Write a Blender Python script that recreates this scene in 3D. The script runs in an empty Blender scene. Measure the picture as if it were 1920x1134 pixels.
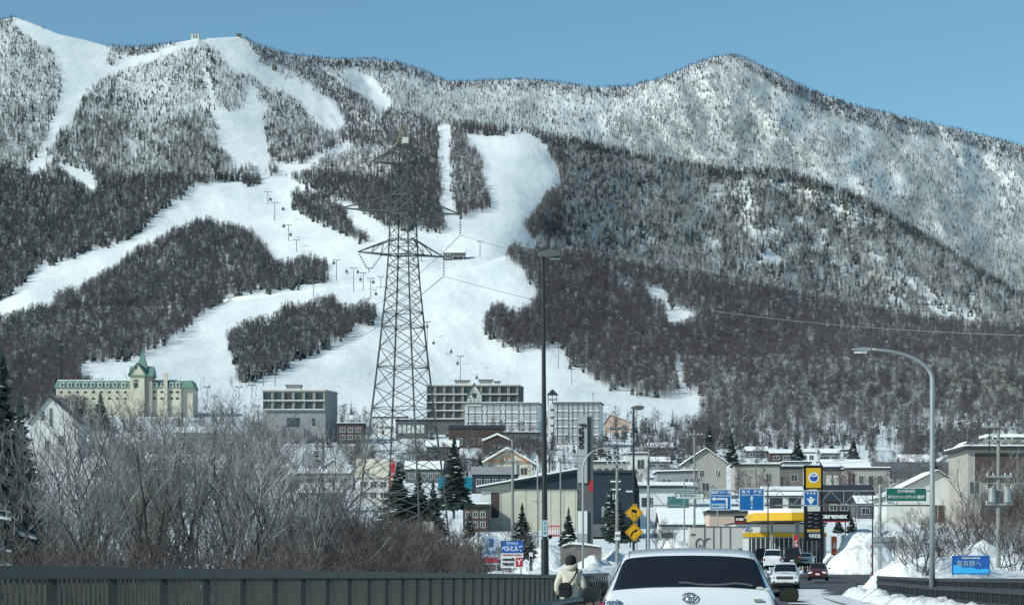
import bpy, bmesh, math, random
import numpy as np
from mathutils import Vector, Matrix
random.seed(7); RNG = np.random.default_rng(7)
SC = bpy.context.scene; COL = SC.collection

# ---------------------------------------------------------------- camera, sky, sun, exposure
F = 4100.0; HZ = 1062.0; EYE = 1.4          # focal length in px of the 1920 px wide photo, horizon row, eye height
cam = bpy.data.cameras.new("camera"); camo = bpy.data.objects.new("camera", cam); COL.objects.link(camo)
cam.sensor_width = 36.0; cam.lens = F / 1920 * 36.0
cam.shift_y = (HZ - 567) / 1920.0
cam.clip_start = 0.5; cam.clip_end = 40000
camo.location = (0, 0, EYE); camo.rotation_euler = (math.pi / 2, 0, 0)
SC.camera = camo
SUN_EL = math.radians(31); SUN_AZ = math.atan2(-0.86, -0.50)   # azimuth measured from +Y towards +X
world = bpy.data.worlds.new("World"); SC.world = world; world.use_nodes = True
wn = world.node_tree; bg = wn.nodes["Background"]
sky = wn.nodes.new("ShaderNodeTexSky"); sky.sky_type = 'NISHITA'; sky.sun_disc = False
sky.sun_elevation = SUN_EL; sky.sun_rotation = SUN_AZ
sky.altitude = 300; sky.air_density = 1.0; sky.dust_density = 0.12; sky.ozone_density = 2.4
tint = wn.nodes.new('ShaderNodeMixRGB'); tint.blend_type = 'MULTIPLY'; tint.inputs[0].default_value = 1.0; tint.inputs[2].default_value = (0.80, 1.06, 1.03, 1)
wn.links.new(sky.outputs[0], tint.inputs[1]); wn.links.new(tint.outputs[0], bg.inputs[0]); bg.inputs[1].default_value = 0.115
sl = bpy.data.lights.new("sun", 'SUN'); slo = bpy.data.objects.new("sun", sl); COL.objects.link(slo)
sl.energy = 4.2; sl.angle = math.radians(0.5); sl.color = (1.0, 1.0, 0.92)
sd = Vector((math.sin(SUN_AZ) * math.cos(SUN_EL), math.cos(SUN_AZ) * math.cos(SUN_EL), math.sin(SUN_EL)))
slo.rotation_euler = sd.to_track_quat('Z', 'Y').to_euler(); slo.location = (-60, -40, 80)
vs = SC.view_settings; vs.view_transform = 'Standard'; vs.look = 'None'; vs.exposure = 0.0; vs.gamma = 1.0
SC.cycles.max_bounces = 5; SC.cycles.diffuse_bounces = 2; SC.cycles.glossy_bounces = 3
SC.cycles.transparent_max_bounces = 8; SC.cycles.volume_bounces = 0

def at(px, py, Y): return Vector(((px - 960) / F * Y, Y, EYE + (HZ - py) / F * Y))
def m2px(Y): return F / Y

# ---------------------------------------------------------------- materials
def N(nt, t, **kw):
    n = nt.nodes.new(t)
    for k, v in kw.items():
        if k in n.inputs: n.inputs[k].default_value = v
        else: setattr(n, k, v)
    return n
def mat(name, col, rough=0.7, var=0.12, scale=3.0, metal=0.0, bump=0.0, spec=0.3, coords='Object', detail=4.0, col2=None, thr=None, stretch=None, rnd=0.0, emit=0.0, alpha=None, coat=0.0, bdist=0.05):
    m = bpy.data.materials.new(name); m.use_nodes = True; nt = m.node_tree
    b = nt.nodes["Principled BSDF"]; b.inputs["Roughness"].default_value = rough
    b.inputs["Metallic"].default_value = metal; b.inputs["Specular IOR Level"].default_value = spec
    if coat: b.inputs["Coat Weight"].default_value = coat; b.inputs["Coat Roughness"].default_value = 0.05
    tc = N(nt, "ShaderNodeTexCoord"); src = tc.outputs[coords]
    if stretch:
        mp = N(nt, "ShaderNodeMapping"); mp.inputs["Scale"].default_value = stretch
        nt.links.new(src, mp.inputs[0]); src = mp.outputs[0]
    nz = N(nt, "ShaderNodeTexNoise", Scale=scale, Detail=detail, Roughness=0.6)
    nt.links.new(src, nz.inputs["Vector"])
    cr = N(nt, "ShaderNodeValToRGB"); e = cr.color_ramp.elements
    c2 = col2 if col2 else tuple(min(1, c * (1 + var)) for c in col)
    c1 = col if col2 else tuple(c * (1 - var) for c in col)
    e[0].color = (*c1, 1); e[1].color = (*c2, 1)
    if thr: e[0].position, e[1].position = thr
    else: e[0].position, e[1].position = 0.3, 0.7
    nt.links.new(nz.outputs["Fac"], cr.inputs[0]); out = cr.outputs[0]
    if rnd:
        oi = N(nt, "ShaderNodeObjectInfo"); hs = N(nt, "ShaderNodeHueSaturation")
        mr = N(nt, "ShaderNodeMapRange"); mr.inputs["To Min"].default_value = 1 - rnd; mr.inputs["To Max"].default_value = 1 + rnd
        nt.links.new(oi.outputs["Random"], mr.inputs[0]); nt.links.new(mr.outputs[0], hs.inputs["Value"])
        nt.links.new(out, hs.inputs["Color"]); out = hs.outputs[0]
    nt.links.new(out, b.inputs["Base Color"])
    if bump:
        bp = N(nt, "ShaderNodeBump", Strength=bump, Distance=bdist); nt.links.new(nz.outputs["Fac"], bp.inputs["Height"])
        nt.links.new(bp.outputs[0], b.inputs["Normal"])
    if emit: b.inputs["Emission Color"].default_value = (*col, 1); b.inputs["Emission Strength"].default_value = emit
    return m
M = {}
M['snow'] = mat('snow', (0.66, 0.70, 0.70), 0.65, scale=0.8, col2=(0.86, 0.90, 0.87), bump=0.9, bdist=0.45, detail=10)
M['roof_snow'] = mat('roof_snow', (0.80, 0.84, 0.83), 0.6, scale=0.5, col2=(0.88, 0.91, 0.88), bump=0.3, bdist=0.2)
M['bark'] = mat('bark', (0.066, 0.059, 0.064), 0.9, scale=0.6, col2=(0.130, 0.116, 0.118), rnd=0.35)
M['frost'] = mat('frosted_bark', (0.24, 0.255, 0.245), 0.8, scale=0.5, col2=(0.56, 0.59, 0.55), rnd=0.35)
M['needle'] = mat('conifer_needles', (0.018, 0.032, 0.030), 0.8, scale=1.2, col2=(0.045, 0.065, 0.058), rnd=0.25)
M['tsnow'] = mat('snow_on_branches', (0.62, 0.67, 0.67), 0.6, scale=1.5, col2=(0.85, 0.9, 0.88))

# ---------------------------------------------------------------- object helpers
def tag(o, label=None, cat=None, group=None, kind=None):
    for k, v in (('label', label), ('category', cat), ('group', group), ('kind', kind)):
        if v: o[k] = v
    return o
def empty(name, loc, label, cat, group=None, rz=0.0):
    o = bpy.data.objects.new(name, None); COL.objects.link(o); o.location = loc; o.rotation_euler = (0, 0, rz)
    o.empty_display_size = 0.5
    return tag(o, label, cat, group)
def rawmesh(name, verts, faces, mats, fmat=None, parent=None, smooth=False, loc=None):
    me = bpy.data.meshes.new(name); me.from_pydata([tuple(v) for v in verts], [], faces)
    for m in (mats if isinstance(mats, (list, tuple)) else [mats]): me.materials.append(m)
    if fmat is not None: me.polygons.foreach_set('material_index', fmat)
    if smooth: me.polygons.foreach_set('use_smooth', [True] * len(me.polygons))
    me.update()
    o = bpy.data.objects.new(name, me); COL.objects.link(o)
    if parent: o.parent = parent
    if loc is not None: o.location = loc
    return o
def npmesh(name, V, Fq, mats, fmat=None, smooth=False):
    """fast mesh from numpy: V (n,3), Fq (m,k)"""
    me = bpy.data.meshes.new(name); k = Fq.shape[1]
    me.vertices.add(len(V)); me.vertices.foreach_set('co', V.astype(np.float32).ravel())
    me.loops.add(Fq.size); me.loops.foreach_set('vertex_index', Fq.astype(np.int32).ravel())
    me.polygons.add(len(Fq)); me.polygons.foreach_set('loop_start', np.arange(0, Fq.size, k, dtype=np.int32))
    for m in mats: me.materials.append(m)
    if fmat is not None: me.polygons.foreach_set('material_index', fmat.astype(np.int32))
    me.polygons.foreach_set('use_smooth', np.full(len(Fq), smooth))
    me.update(calc_edges=True); me.validate()
    o = bpy.data.objects.new(name, me); COL.objects.link(o); return o
class MB:
    """collects shapes into ONE mesh"""
    def __init__(s): s.v = []; s.f = []; s.m = []
    def add(s, vs_, fs, mi=0):
        b = len(s.v); s.v += [Vector(v) for v in vs_]; s.f += [tuple(b + i for i in f) for f in fs]; s.m += [mi] * len(fs); return s
    def box(s, x0, x1, y0, y1, z0, z1, mi=0, rz=0.0, o=(0, 0, 0)):
        vs_ = [(x, y, z) for z in (z0, z1) for y in (y0, y1) for x in (x0, x1)]
        if rz or o != (0, 0, 0):
            c, n = math.cos(rz), math.sin(rz); vs_ = [(o[0] + x * c - y * n, o[1] + x * n + y * c, o[2] + z) for x, y, z in vs_]
        return s.add(vs_, [(0, 2, 3, 1), (4, 5, 7, 6), (0, 1, 5, 4), (2, 6, 7, 3), (0, 4, 6, 2), (1, 3, 7, 5)], mi)
    def bar(s, a, b, w=0.1, n=4, w2=None, mi=0, cap=True):
        a, b = Vector(a), Vector(b); d = (b - a)
        if d.length < 1e-6: return s
        d.normalize(); u = d.cross(Vector((0, 0, 1)) if abs(d.z) < 0.95 else Vector((1, 0, 0))).normalized(); v = d.cross(u)
        w2 = w if w2 is None else w2; vs_ = []
        for p, r in ((a, w / 2), (b, w2 / 2)):
            if n == 4: r *= 1.2
            for k in range(n):
                t = 2 * math.pi * (k + 0.5) / n; vs_.append(p + u * math.cos(t) * r + v * math.sin(t) * r)
        fs = [(k, (k + 1) % n, n + (k + 1) % n, n + k) for k in range(n)]
        if cap: fs += [tuple(reversed(range(n))), tuple(range(n, 2 * n))]
        return s.add(vs_, fs, mi)
    def path(s, pts, w, n=8, mi=0):
        pts = [Vector(p) for p in pts]; ws = w if isinstance(w, (list, tuple)) else [w] * len(pts); vs_ = []; fs = []
        for i, p in enumerate(pts):
            d = (pts[min(i + 1, len(pts) - 1)] - pts[max(i - 1, 0)]).normalized()
            u = d.cross(Vector((0, 1, 0)) if abs(d.y) < 0.9 else Vector((1, 0, 0))).normalized(); v = d.cross(u)
            for k in range(n):
                t = 2 * math.pi * k / n; vs_.append(p + (u * math.cos(t) + v * math.sin(t)) * ws[i] / 2)
            if i: fs += [((i - 1) * n + k, (i - 1) * n + (k + 1) % n, i * n + (k + 1) % n, i * n + k) for k in range(n)]
        fs += [tuple(range(n)), tuple(reversed(range((len(pts) - 1) * n, len(pts) * n)))]
        return s.add(vs_, fs, mi)
    def prism(s, poly, y0, y1, mi=0, axis='y'):
        """polygon in (x,z) extruded along y (or (y,z) along x, or (x,y) along z)"""
        n = len(poly)
        f = {'y': lambda p, t: (p[0], t, p[1]), 'x': lambda p, t: (t, p[0], p[1]), 'z': lambda p, t: (p[0], p[1], t)}[axis]
        vs_ = [f(p, y0) for p in poly] + [f(p, y1) for p in poly]
        fs = [tuple(range(n)), tuple(reversed(range(n, 2 * n)))] + [(k, n + k, n + (k + 1) % n, (k + 1) % n) for k in range(n)]
        return s.add(vs_, fs, mi)
    def build(s, name, mats, parent=None, smooth=False, loc=None, bevel=0.0, fixn=True):
        o = rawmesh(name, s.v, s.f, mats, s.m, parent, smooth, loc)
        if fixn or bevel:
            bm = bmesh.new(); bm.from_mesh(o.data); bmesh.ops.recalc_face_normals(bm, faces=bm.faces)
            bm.to_mesh(o.data); bm.free()
        if bevel:
            md = o.modifiers.new('bevel', 'BEVEL'); md.width = bevel; md.segments = 2; md.limit_method = 'ANGLE'
        return o
def kids(o): return [c for c in CH.get(o.name, [])]
def copy_tree(o, loc=None, label=None, rz=None, sc=None):
    c = o.copy(); COL.objects.link(c)
    for ch in o.children:
        d = ch.copy(); COL.objects.link(d); d.parent = c
        for g in ch.children:
            e = g.copy(); COL.objects.link(e); e.parent = d
    if loc is not None: c.location = loc
    if label: c['label'] = label
    if rz is not None: c.rotation_euler = (0, 0, rz)
    if sc is not None: c.scale = sc if hasattr(sc, '__len__') else (sc, sc, sc)
    return c
def text(name, s, size, m, loc, parent=None, rot=(math.pi / 2, 0, 0), width=None, ext=0.004, align='CENTER', bold=0.0, squash=1.0):
    cu = bpy.data.curves.new(name, 'FONT'); cu.body = s; cu.size = size; cu.align_x = align; cu.align_y = 'CENTER'; cu.extrude = ext; cu.offset = bold
    cu.resolution_u = 3
    t = bpy.data.objects.new(name, cu); COL.objects.link(t); bpy.context.view_layer.update()
    me = bpy.data.meshes.new_from_object(t.evaluated_get(bpy.context.evaluated_depsgraph_get()))
    bpy.data.objects.remove(t); me.materials.clear(); me.materials.append(m)
    o = bpy.data.objects.new(name, me); COL.objects.link(o)
    xs = [v.co.x for v in me.vertices] or [0, 1]; w = max(xs) - min(xs)
    k = (width / w) if width and w > 0 else 1.0
    o.scale = (k * squash, 1, 1); o.rotation_euler = rot; o.location = loc
    if parent: o.parent = parent
    return o

# ---------------------------------------------------------------- noise
_T = RNG.random((256, 256))
def vnoise(x, y):
    x = np.asarray(x, float); y = np.asarray(y, float)
    xi = np.floor(x).astype(int); yi = np.floor(y).astype(int); fx = x - xi; fy = y - yi
    fx = fx * fx * (3 - 2 * fx); fy = fy * fy * (3 - 2 * fy)
    g = lambda a, b: _T[a % 256, b % 256]
    return (g(xi, yi) * (1 - fx) + g(xi + 1, yi) * fx) * (1 - fy) + (g(xi, yi + 1) * (1 - fx) + g(xi + 1, yi + 1) * fx) * fy
def fbm(x, y, o=4):
    s = 0; a = 0.5
    for k in range(o): s = s + a * (vnoise(x * 2 ** k + 17 * k, y * 2 ** k + 31 * k) - 0.5); a *= 0.5
    return s * 2
def inpoly(px, py, poly):
    r = np.zeros(px.shape, bool); n = len(poly)
    for i in range(n):
        x0, y0 = poly[i]; x1, y1 = poly[(i + 1) % n]
        if y0 == y1: continue
        c = ((y0 > py) != (y1 > py)) & (px < (x1 - x0) * (py - y0) / (y1 - y0) + x0); r ^= c
    return r

# ---------------------------------------------------------------- terrain: contour lines (px), (row), (distance)
def L(pxs, pys, Ys): return (np.array(pxs, float), np.array(pys, float), np.array(Ys, float))
SKY = [(-400, 70), (-60, 45), (0, 38), (30, 33), (60, 43), (110, 64), (160, 75), (205, 88), (260, 90), (300, 86), (365, 74), (455, 69), (480, 84), (540, 104), (620, 112), (700, 113), (740, 117), (790, 132), (840, 154), (900, 153), (980, 149), (1040, 155), (1110, 165), (1180, 163), (1240, 148), (1300, 122), (1340, 108), (1375, 104), (1400, 112), (1450, 135), (1520, 170), (1600, 198), (1700, 222), (1800, 244), (1920, 274), (2100, 320), (2320, 380)]
sx = [p[0] for p in SKY]; sy = [p[1] for p in SKY]
PXA = [-400, 200, 640, 900, 960, 1040, 1120, 1200, 1350, 1500, 1650, 1750, 1920, 2120, 2320]
N_PY = [640, 590, 540, 500, 478, 478, 492, 508, 530, 560, 592, 608, 625, 668, 700]
N_Y = [2250, 2150, 2100, 2150, 2200, 2250, 2300, 2350, 2400, 2450, 2450, 2450, 2450, 2450, 2450]
N_J = [0, 0, 0, 30, 120, 300, 450, 500, 500, 500, 500, 500, 450, 400, 400]
MX = [-400, 0, 300, 480, 600, 700, 800, 850, 920, 1000, 1080, 1200, 1350, 1470, 1600, 1700, 1800, 1920, 2120, 2320]
M_PY = [380, 360, 345, 340, 320, 290, 250, 232, 242, 250, 268, 295, 322, 322, 368, 424, 486, 560, 650, 690]
M_Y = [2900, 2950, 3000, 3050, 3100, 3200, 3300, 3400, 3350, 3300, 3350, 3400, 3500, 3500, 3450, 3400, 3350, 3300, 3300, 3300]
M_J = [0, 0, 0, 0, 50, 250, 450, 550, 600, 600, 600, 600, 600, 600, 550, 500, 450, 400, 400, 400]
S_Y = [(-400, 4300), (400, 4300), (640, 4700), (900, 5000), (1370, 5000), (1600, 5200), (1920, 5400), (2320, 5400)]
flat = lambda py, Y: L([-400, 2320], [py, py], [Y, Y])
LINES = [flat(1088, 262), flat(1059, 285), flat(1030, 345), L([-400, 2320], [960, 965], [520, 520]), flat(885, 780), flat(820, 1050),
         L([-400, 0, 400, 900, 1300, 1920, 2320], [775, 775, 785, 790, 795, 800, 800], [1280] * 7),
         L([-400, 400, 900, 1920, 2320], [690, 690, 700, 720, 720], [1620, 1620, 1600, 1560, 1560]),
         L(PXA, N_PY, N_Y), L(PXA, [p - 4 for p in N_PY], [a + b for a, b in zip(N_Y, N_J)]),
         L(MX, M_PY, M_Y), L(MX, [p - 4 for p in M_PY], [a + b for a, b in zip(M_Y, M_J)]),
         L(sx, sy, np.interp(sx, [a for a, b in S_Y], [b for a, b in S_Y]))]
def _smooth(xs, ys, sg):
    g = np.arange(-400, 2321, 10.0); v = np.interp(g, xs, ys); k = np.exp(-.5 * (np.arange(-150, 151, 10.0) / sg) ** 2); k /= k.sum()
    return g, np.convolve(np.pad(v, len(k) // 2, mode='edge'), k, mode='valid')
for i_ in (8, 9, 10, 11): l_ = LINES[i_]; g_, p_ = _smooth(l_[0], l_[1], 22); LINES[i_] = (g_, p_, _smooth(l_[0], l_[2], 30)[1])
l_ = LINES[12]; g_, p_ = _smooth(l_[0], l_[1], 70); LINES[12] = (g_, p_ - 14, _smooth(l_[0], l_[2], 60)[1])
def terrain_Y(px, py):
    px = np.asarray(px, float); py = np.asarray(py, float)
    P = np.stack([np.interp(px, l[0], l[1]) for l in LINES]); D = np.stack([np.interp(px, l[0], l[2]) for l in LINES])
    Y = np.where(py >= P[0], D[0], D[-1]); smooth_w = np.zeros(px.shape)
    for k in range(len(LINES) - 1):
        a, b = P[k], P[k + 1]; inside = (py <= a) & (py > b); t = np.clip((a - py) / np.maximum(a - b, 1e-3), 0, 1)
        Y = np.where(inside, D[k] + (D[k + 1] - D[k]) * t, Y)
    # relief: gullies and swells, fading at the skyline and in the town
    rel = np.clip((790 - py) / 120, 0, 1) * np.clip((py - P[-1]) / 35, 0.0, 1)
    far = np.clip((P[10] - py) / 40, 0, 1) * np.clip((px - 560) / 100, 0, 1)
    g = fbm((px - 0.75 * py) / 95.0, (py + 0.5 * px) / 210.0, 4); g2 = fbm(px / 260.0 + 9, py / 150.0 + 5, 3)
    g3 = fbm(px / 45.0 + 3, py / 60.0 + 8, 3)
    right = np.clip((px - 950) / 550, 0, 1)
    Y = Y + rel * (g2 * 80 + g * (12 + 45 * right + 150 * far) + g3 * (1.5 + 22 * right + 34 * far))
    return Y
def tpos(px, py):
    Y = terrain_Y(px, py); return np.stack([(px - 960) / F * Y, Y, EYE + (HZ - py) / F * Y], -1)
def tp(px, py):
    v = tpos(np.array([float(px)]), np.array([float(py)]))[0]; return Vector((float(v[0]), float(v[1]), float(v[2])))
cols = np.arange(-400, 2321, 4.0); top = np.interp(cols, sx, sy)
NR = 420
rows = []
for r in range(NR + 1):
    t = r / NR; rows.append(1088 + (top - 1088) * t)
PYg = np.stack(rows); PXg = np.broadcast_to(cols, PYg.shape)
V = tpos(PXg, PYg)
back = []
for k, (dy, dz) in enumerate(((60, -12), (300, -110), (1200, -500), (2200, -900))):
    b = V[-1].copy() if k == 0 else back[0].copy(); b = V[-1].copy(); b[:, 1] += dy; b[:, 0] *= (b[:, 1] / V[-1][:, 1]); b[:, 2] += dz; back.append(b)
V = np.concatenate([V, np.stack(back)], 0); nr, nc = V.shape[:2]
idx = np.arange(nr * nc).reshape(nr, nc)
Fq = np.stack([idx[:-1, :-1], idx[:-1, 1:], idx[1:, 1:], idx[1:, :-1]], -1).reshape(-1, 4)
mm = mat('mountain_snow', (0.68, 0.75, 0.755), 0.65, scale=0.010, col2=(0.88, 0.92, 0.89), stretch=(1.6, .45, 1.0), bump=0.6, bdist=7.0, detail=12.0)
ter = npmesh('mountain', V.reshape(-1, 3), Fq, [mm], smooth=True)
tag(ter, 'snow covered mountain with ski runs cut through the forest, rising behind the town', None, kind='structure')
# ---------------------------------------------------------------- forest masks in the photo's own outline, carried by the terrain
OPEN = [
 [(25,30),(60,42),(110,60),(210,84),(200,112),(192,128),(240,112),(290,98),(335,80),(375,66),(375,82),(335,94),(290,112),(245,126),(200,143),(165,165),(150,200),(135,225),(120,240),(105,255),(92,280),(90,315),(60,324),(45,318),(78,285),(90,260),(95,230),(105,200),(115,165),(112,130),(100,100),(60,70),(20,48)],
 [(105,306),(140,316),(170,328),(186,345),(178,356),(150,342),(118,320)],
 [(370,60),(455,62),(462,85),(480,105),(490,120),(530,145),(570,160),(595,172),(622,190),(645,215),(647,240),(615,248),(590,225),(570,195),(545,180),(530,168),(500,160),(475,140),(430,130),(420,112),(405,92),(382,80)],
 [(375,85),(383,110),(390,150),(401,200),(404,225),(392,200),(383,150),(378,120)],
 [(402,200),(420,212),(450,208),(465,193),(462,165),(475,165),(485,190),(502,197),(490,225),(500,260),(507,290),(500,325),(500,345),(447,345),(447,318),(430,300),(415,275),(408,240)],
 [(365,347),(420,341),(447,337),(480,345),(500,331),(530,332),(590,356),(640,378),(670,392),(700,412),(725,430),(780,432),(830,440),(860,410),(905,400),(920,385),(918,350),(905,330),(905,300),(895,280),(875,264),(870,252),(910,254),(960,250),(985,250),(1005,258),(1020,275),(1030,295),(1040,300),(1043,320),(1055,340),(1035,355),(1020,365),(1010,390),(985,415),(985,435),(1005,450),(1005,462),(960,455),(945,475),(955,495),(975,505),(985,520),(1000,540),(1010,553),(990,575),(965,588),(955,580),(933,568),(917,585),(907,618),(923,638),(940,655),(990,661),(1017,651),(1047,648),(1060,668),(1073,691),(1113,715),(1140,731),(1173,733),(1200,748),(1250,750),(1285,740),(1310,740),(1318,770),(1310,795),(340,760),(250,730),(152,711),(153,685),(233,678),(293,661),(310,648),(347,621),(393,585),(427,561),(467,551),(533,545),(618,525),(613,488),(583,481),(550,488),(517,491),(500,468),(480,435),(433,418),(377,411),(323,428),(277,455),(240,475),(233,488),(213,501),(193,508),(153,535),(110,548),(100,568),(43,578),(0,595),(-60,620),(-60,590),(0,561),(30,545),(63,511),(93,491),(97,501),(140,481),(187,465),(233,456),(263,438),(293,408),(320,385)],
 [(820,235),(845,238),(845,300),(848,378),(860,405),(838,425),(826,400),(826,330),(820,280)],
 [(1205,535),(1238,540),(1255,580),(1325,590),(1300,600),(1250,606),(1245,572),(1215,552)],
 [(1145,520),(1190,532),(1185,538),(1150,530)],
 [(1262,668),(1276,668),(1292,745),(1275,745)],
 [(640,130),(665,128),(700,150),(725,175),(735,200),(715,205),(690,185),(665,165)],
 [(505,300),(560,312),(600,290),(660,268),(662,273),(605,300),(565,322),(530,326)],
]
ISL = [
 [(541,362),(560,355),(590,360),(605,368),(640,385),(650,400),(665,425),(685,440),(695,458),(670,455),(640,440),(600,425),(570,408),(545,390)],
 [(430,655),(432,625),(455,605),(480,600),(520,590),(540,565),(565,575),(600,560),(625,555),(640,575),(660,580),(690,565),(705,575),(708,600),(690,612),(660,612),(655,630),(620,650),(600,665),(570,675),(540,690),(505,705),(480,715),(435,725),(430,715),(450,690),(437,680)],
 [(450,315),(466,306),(480,315),(486,345),(470,350),(452,342)],
]
def forest_mask(px, py):
    o = np.zeros(px.shape, bool)
    for p in OPEN: o |= inpoly(px, py, p)
    for p in ISL: o &= ~inpoly(px, py, p)
    return ~o
def mline(px): return np.interp(px, MX, M_PY)
def nline(px): return np.interp(px, PXA, N_PY)
def classify(px, py):
    """density 0..1 and weights of bare, frosted, conifer"""
    sk = np.interp(px, sx, sy); n1 = fbm(px / 70 + 2, py / 50, 4); n2 = fbm(px / 28 + 7, py / 22 + 3, 3)
    d = np.ones(px.shape); wb = np.full(px.shape, .8); wf = np.full(px.shape, .05); wc = np.full(px.shape, .15)
    def put(m, dd, b, f, c):
        nonlocal d, wb, wf, wc
        d = np.where(m, dd, d); wb = np.where(m, b, wb); wf = np.where(m, f, wf); wc = np.where(m, c, wc)
    nl, ml = nline(px), mline(px)
    near = py > nl
    cpatch = np.clip((n1 + 0.02) * 5, 0, 1)
    put(near & (px > 880), 1.0 - .2 * np.clip(n2 * 3, 0, 1), 0.90, 0.04 + .25 * np.clip((py - 690) / 90, 0, 1), 0.04 + 0.20 * np.clip((n1 - .04) * 8, 0, 1))
    mid = (py <= nl) & (py > ml) & (px > 880)
    hole = np.clip((inpoly(px, py, [(1380,425),(1480,400),(1640,480),(1760,560),(1800,600),(1700,590),(1560,545),(1440,510)]) * 1.0) * (n2 + 0.45) * 1.6, 0, 1)
    e_ = np.clip((1300 - px) / 260 + n1 * 1.2, 0, 1)
    put(mid, 0.76 + .12 * e_ - 0.22 * hole - 0.35 * np.clip(n2 * 3, 0, 1) - .35 * np.clip(n1 * 2, 0, 1), 0.20 + .16 * e_, 0.50 - .16 * e_, 0.24 + 0.30 * cpatch)
    put(mid & (px < 1060) & (py < 450), 1.0, 0.9, 0.05, 0.05)
    put(mid & (py - ml < 14 + 20 * n2), .95, 0.6, 0.05, 0.35)
    far = (py <= ml) & (px > 560)
    put(far, 0.82 - 0.6 * np.clip(n1 * 2.2, -.4, .75) + 0.35 * n2, 0.16, 0.74, 0.08 + 0.10 * cpatch)
    put(far & (py - sk < 17 + 12 * np.clip((px - 1300) / 200, 0, 1) + 16 * n2), 1.3, 0.74, 0.02, 0.24)
    up = (px <= 560) & (py < 335)
    put(up, 0.62 + 0.5 * n1, 0.22, 0.56, 0.22 + 0.25 * cpatch)
    put(up & (px < 110) & (py < 300), 0.55, 0.30, 0.55, 0.15)
    put(up & (py - sk < 14), 0.9, 0.6, 0.2, 0.2)
    put(inpoly(px, py, [(60,330),(110,306),(150,330),(175,360),(120,420),(60,380)]), 1.0, 0.85, 0.12, 0.03)
    put(inpoly(px, py, [(405,130),(470,140),(540,170),(545,200),(470,210),(410,215)]), .55, .55, .35, .10)
    put(inpoly(px, py, [(500,200),(560,190),(610,240),(660,250),(640,280),(505,330)]), .7, .45, .35, .20)
    dark = inpoly(px, py, [(455,60),(560,100),(640,165),(720,205),(830,230),(825,420),(720,430),(600,357),(500,330),(640,262),(645,215),(570,150),(480,105)])
    put(dark, 1.05, 0.84, 0.02, 0.14)
    put(inpoly(px, py, [(565,320),(640,278),(720,270),(760,300),(720,340),(620,330)]), .6, .6, .35, .05)
    ll = (px < 620) & (py >= 335)
    put(ll, .95 - .2 * np.clip(n2 * 3, 0, 1), 0.70, 0.08, 0.20 + 0.6 * cpatch)
    put((px < 200) & (py >= 320) & (py < 540), 0.85, 0.35, 0.1, 0.45)
    put(inpoly(px, py, [(0,300),(100,340),(220,380),(330,340),(370,345),(300,400),(230,430),(90,490),(0,560),(-400,600),(-400,300)]) & (n1 > -0.05), 0.85, 0.35, 0.10, 0.55)
    put(inpoly(px, py, [(848,240),(875,262),(905,300),(920,350),(915,390),(870,400),(848,378)]), 0.8, .7, .2, .1)
    put((py > 690) & (px > 1180), np.clip((818 - py) / 50, 0, 1) * (.85 + .3 * n1), 0.78, 0.19, 0.03)
    put((py > 690) & (px < 160), 1.0, 0.9, 0.05, 0.05)
    return d, wb, wf, wc
# -- sample candidate feet
NS = 420000
spx = RNG.uniform(-120, 2040, NS); spy = RNG.uniform(30, 812, NS)
lim = np.where(spx < 1180, np.where(spx < 160, 790, 760), 812)
ok = (spy > np.interp(spx, sx, sy) + 1.0) & (spy < lim) & ~((spy > 745) & (spx > 160) & (spx < 1180))
spx, spy = spx[ok], spy[ok]
d, wb, wf, wc = classify(spx, spy)
P3 = tpos(spx, spy)
H = RNG.uniform(7.0, 12.0, len(spx)) * np.where(P3[:, 1] > 3600, 0.82, 1.0)
hp = H * F / P3[:, 1]
wgt = np.clip(P3[:, 1] / 2600.0, 0.5, 1.25)      # more feet per pixel where the trees are farther
jx = spx + 9 * fbm(spx / 16, spy / 16, 3) + RNG.normal(0, 2.2, len(spx)); jy = spy + 7 * fbm(spx / 18 + 50, spy / 14, 3) + RNG.normal(0, 1.8, len(spx))
ok = forest_mask(jx, jy) & forest_mask(jx, jy - hp * 0.7) & (RNG.random(len(spx)) < d * wgt * 0.72)
spx, spy, P3, H, wb, wf, wc = (a[ok] for a in (spx, spy, P3, H, wb, wf, wc)); n2s = fbm(spx / 14 + 3, spy / 12 + 9, 3)
wc = np.where(n2s > .04, wc * 2.3, wc * .35)
tot = wb + wf + wc; u = RNG.random(len(spx)) * tot
kindt = np.where(u < wb, 0, np.where(u < wb + wf, 1, 2))
print('forest feet', len(spx), [int((kindt == k).sum()) for k in range(3)])

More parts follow.
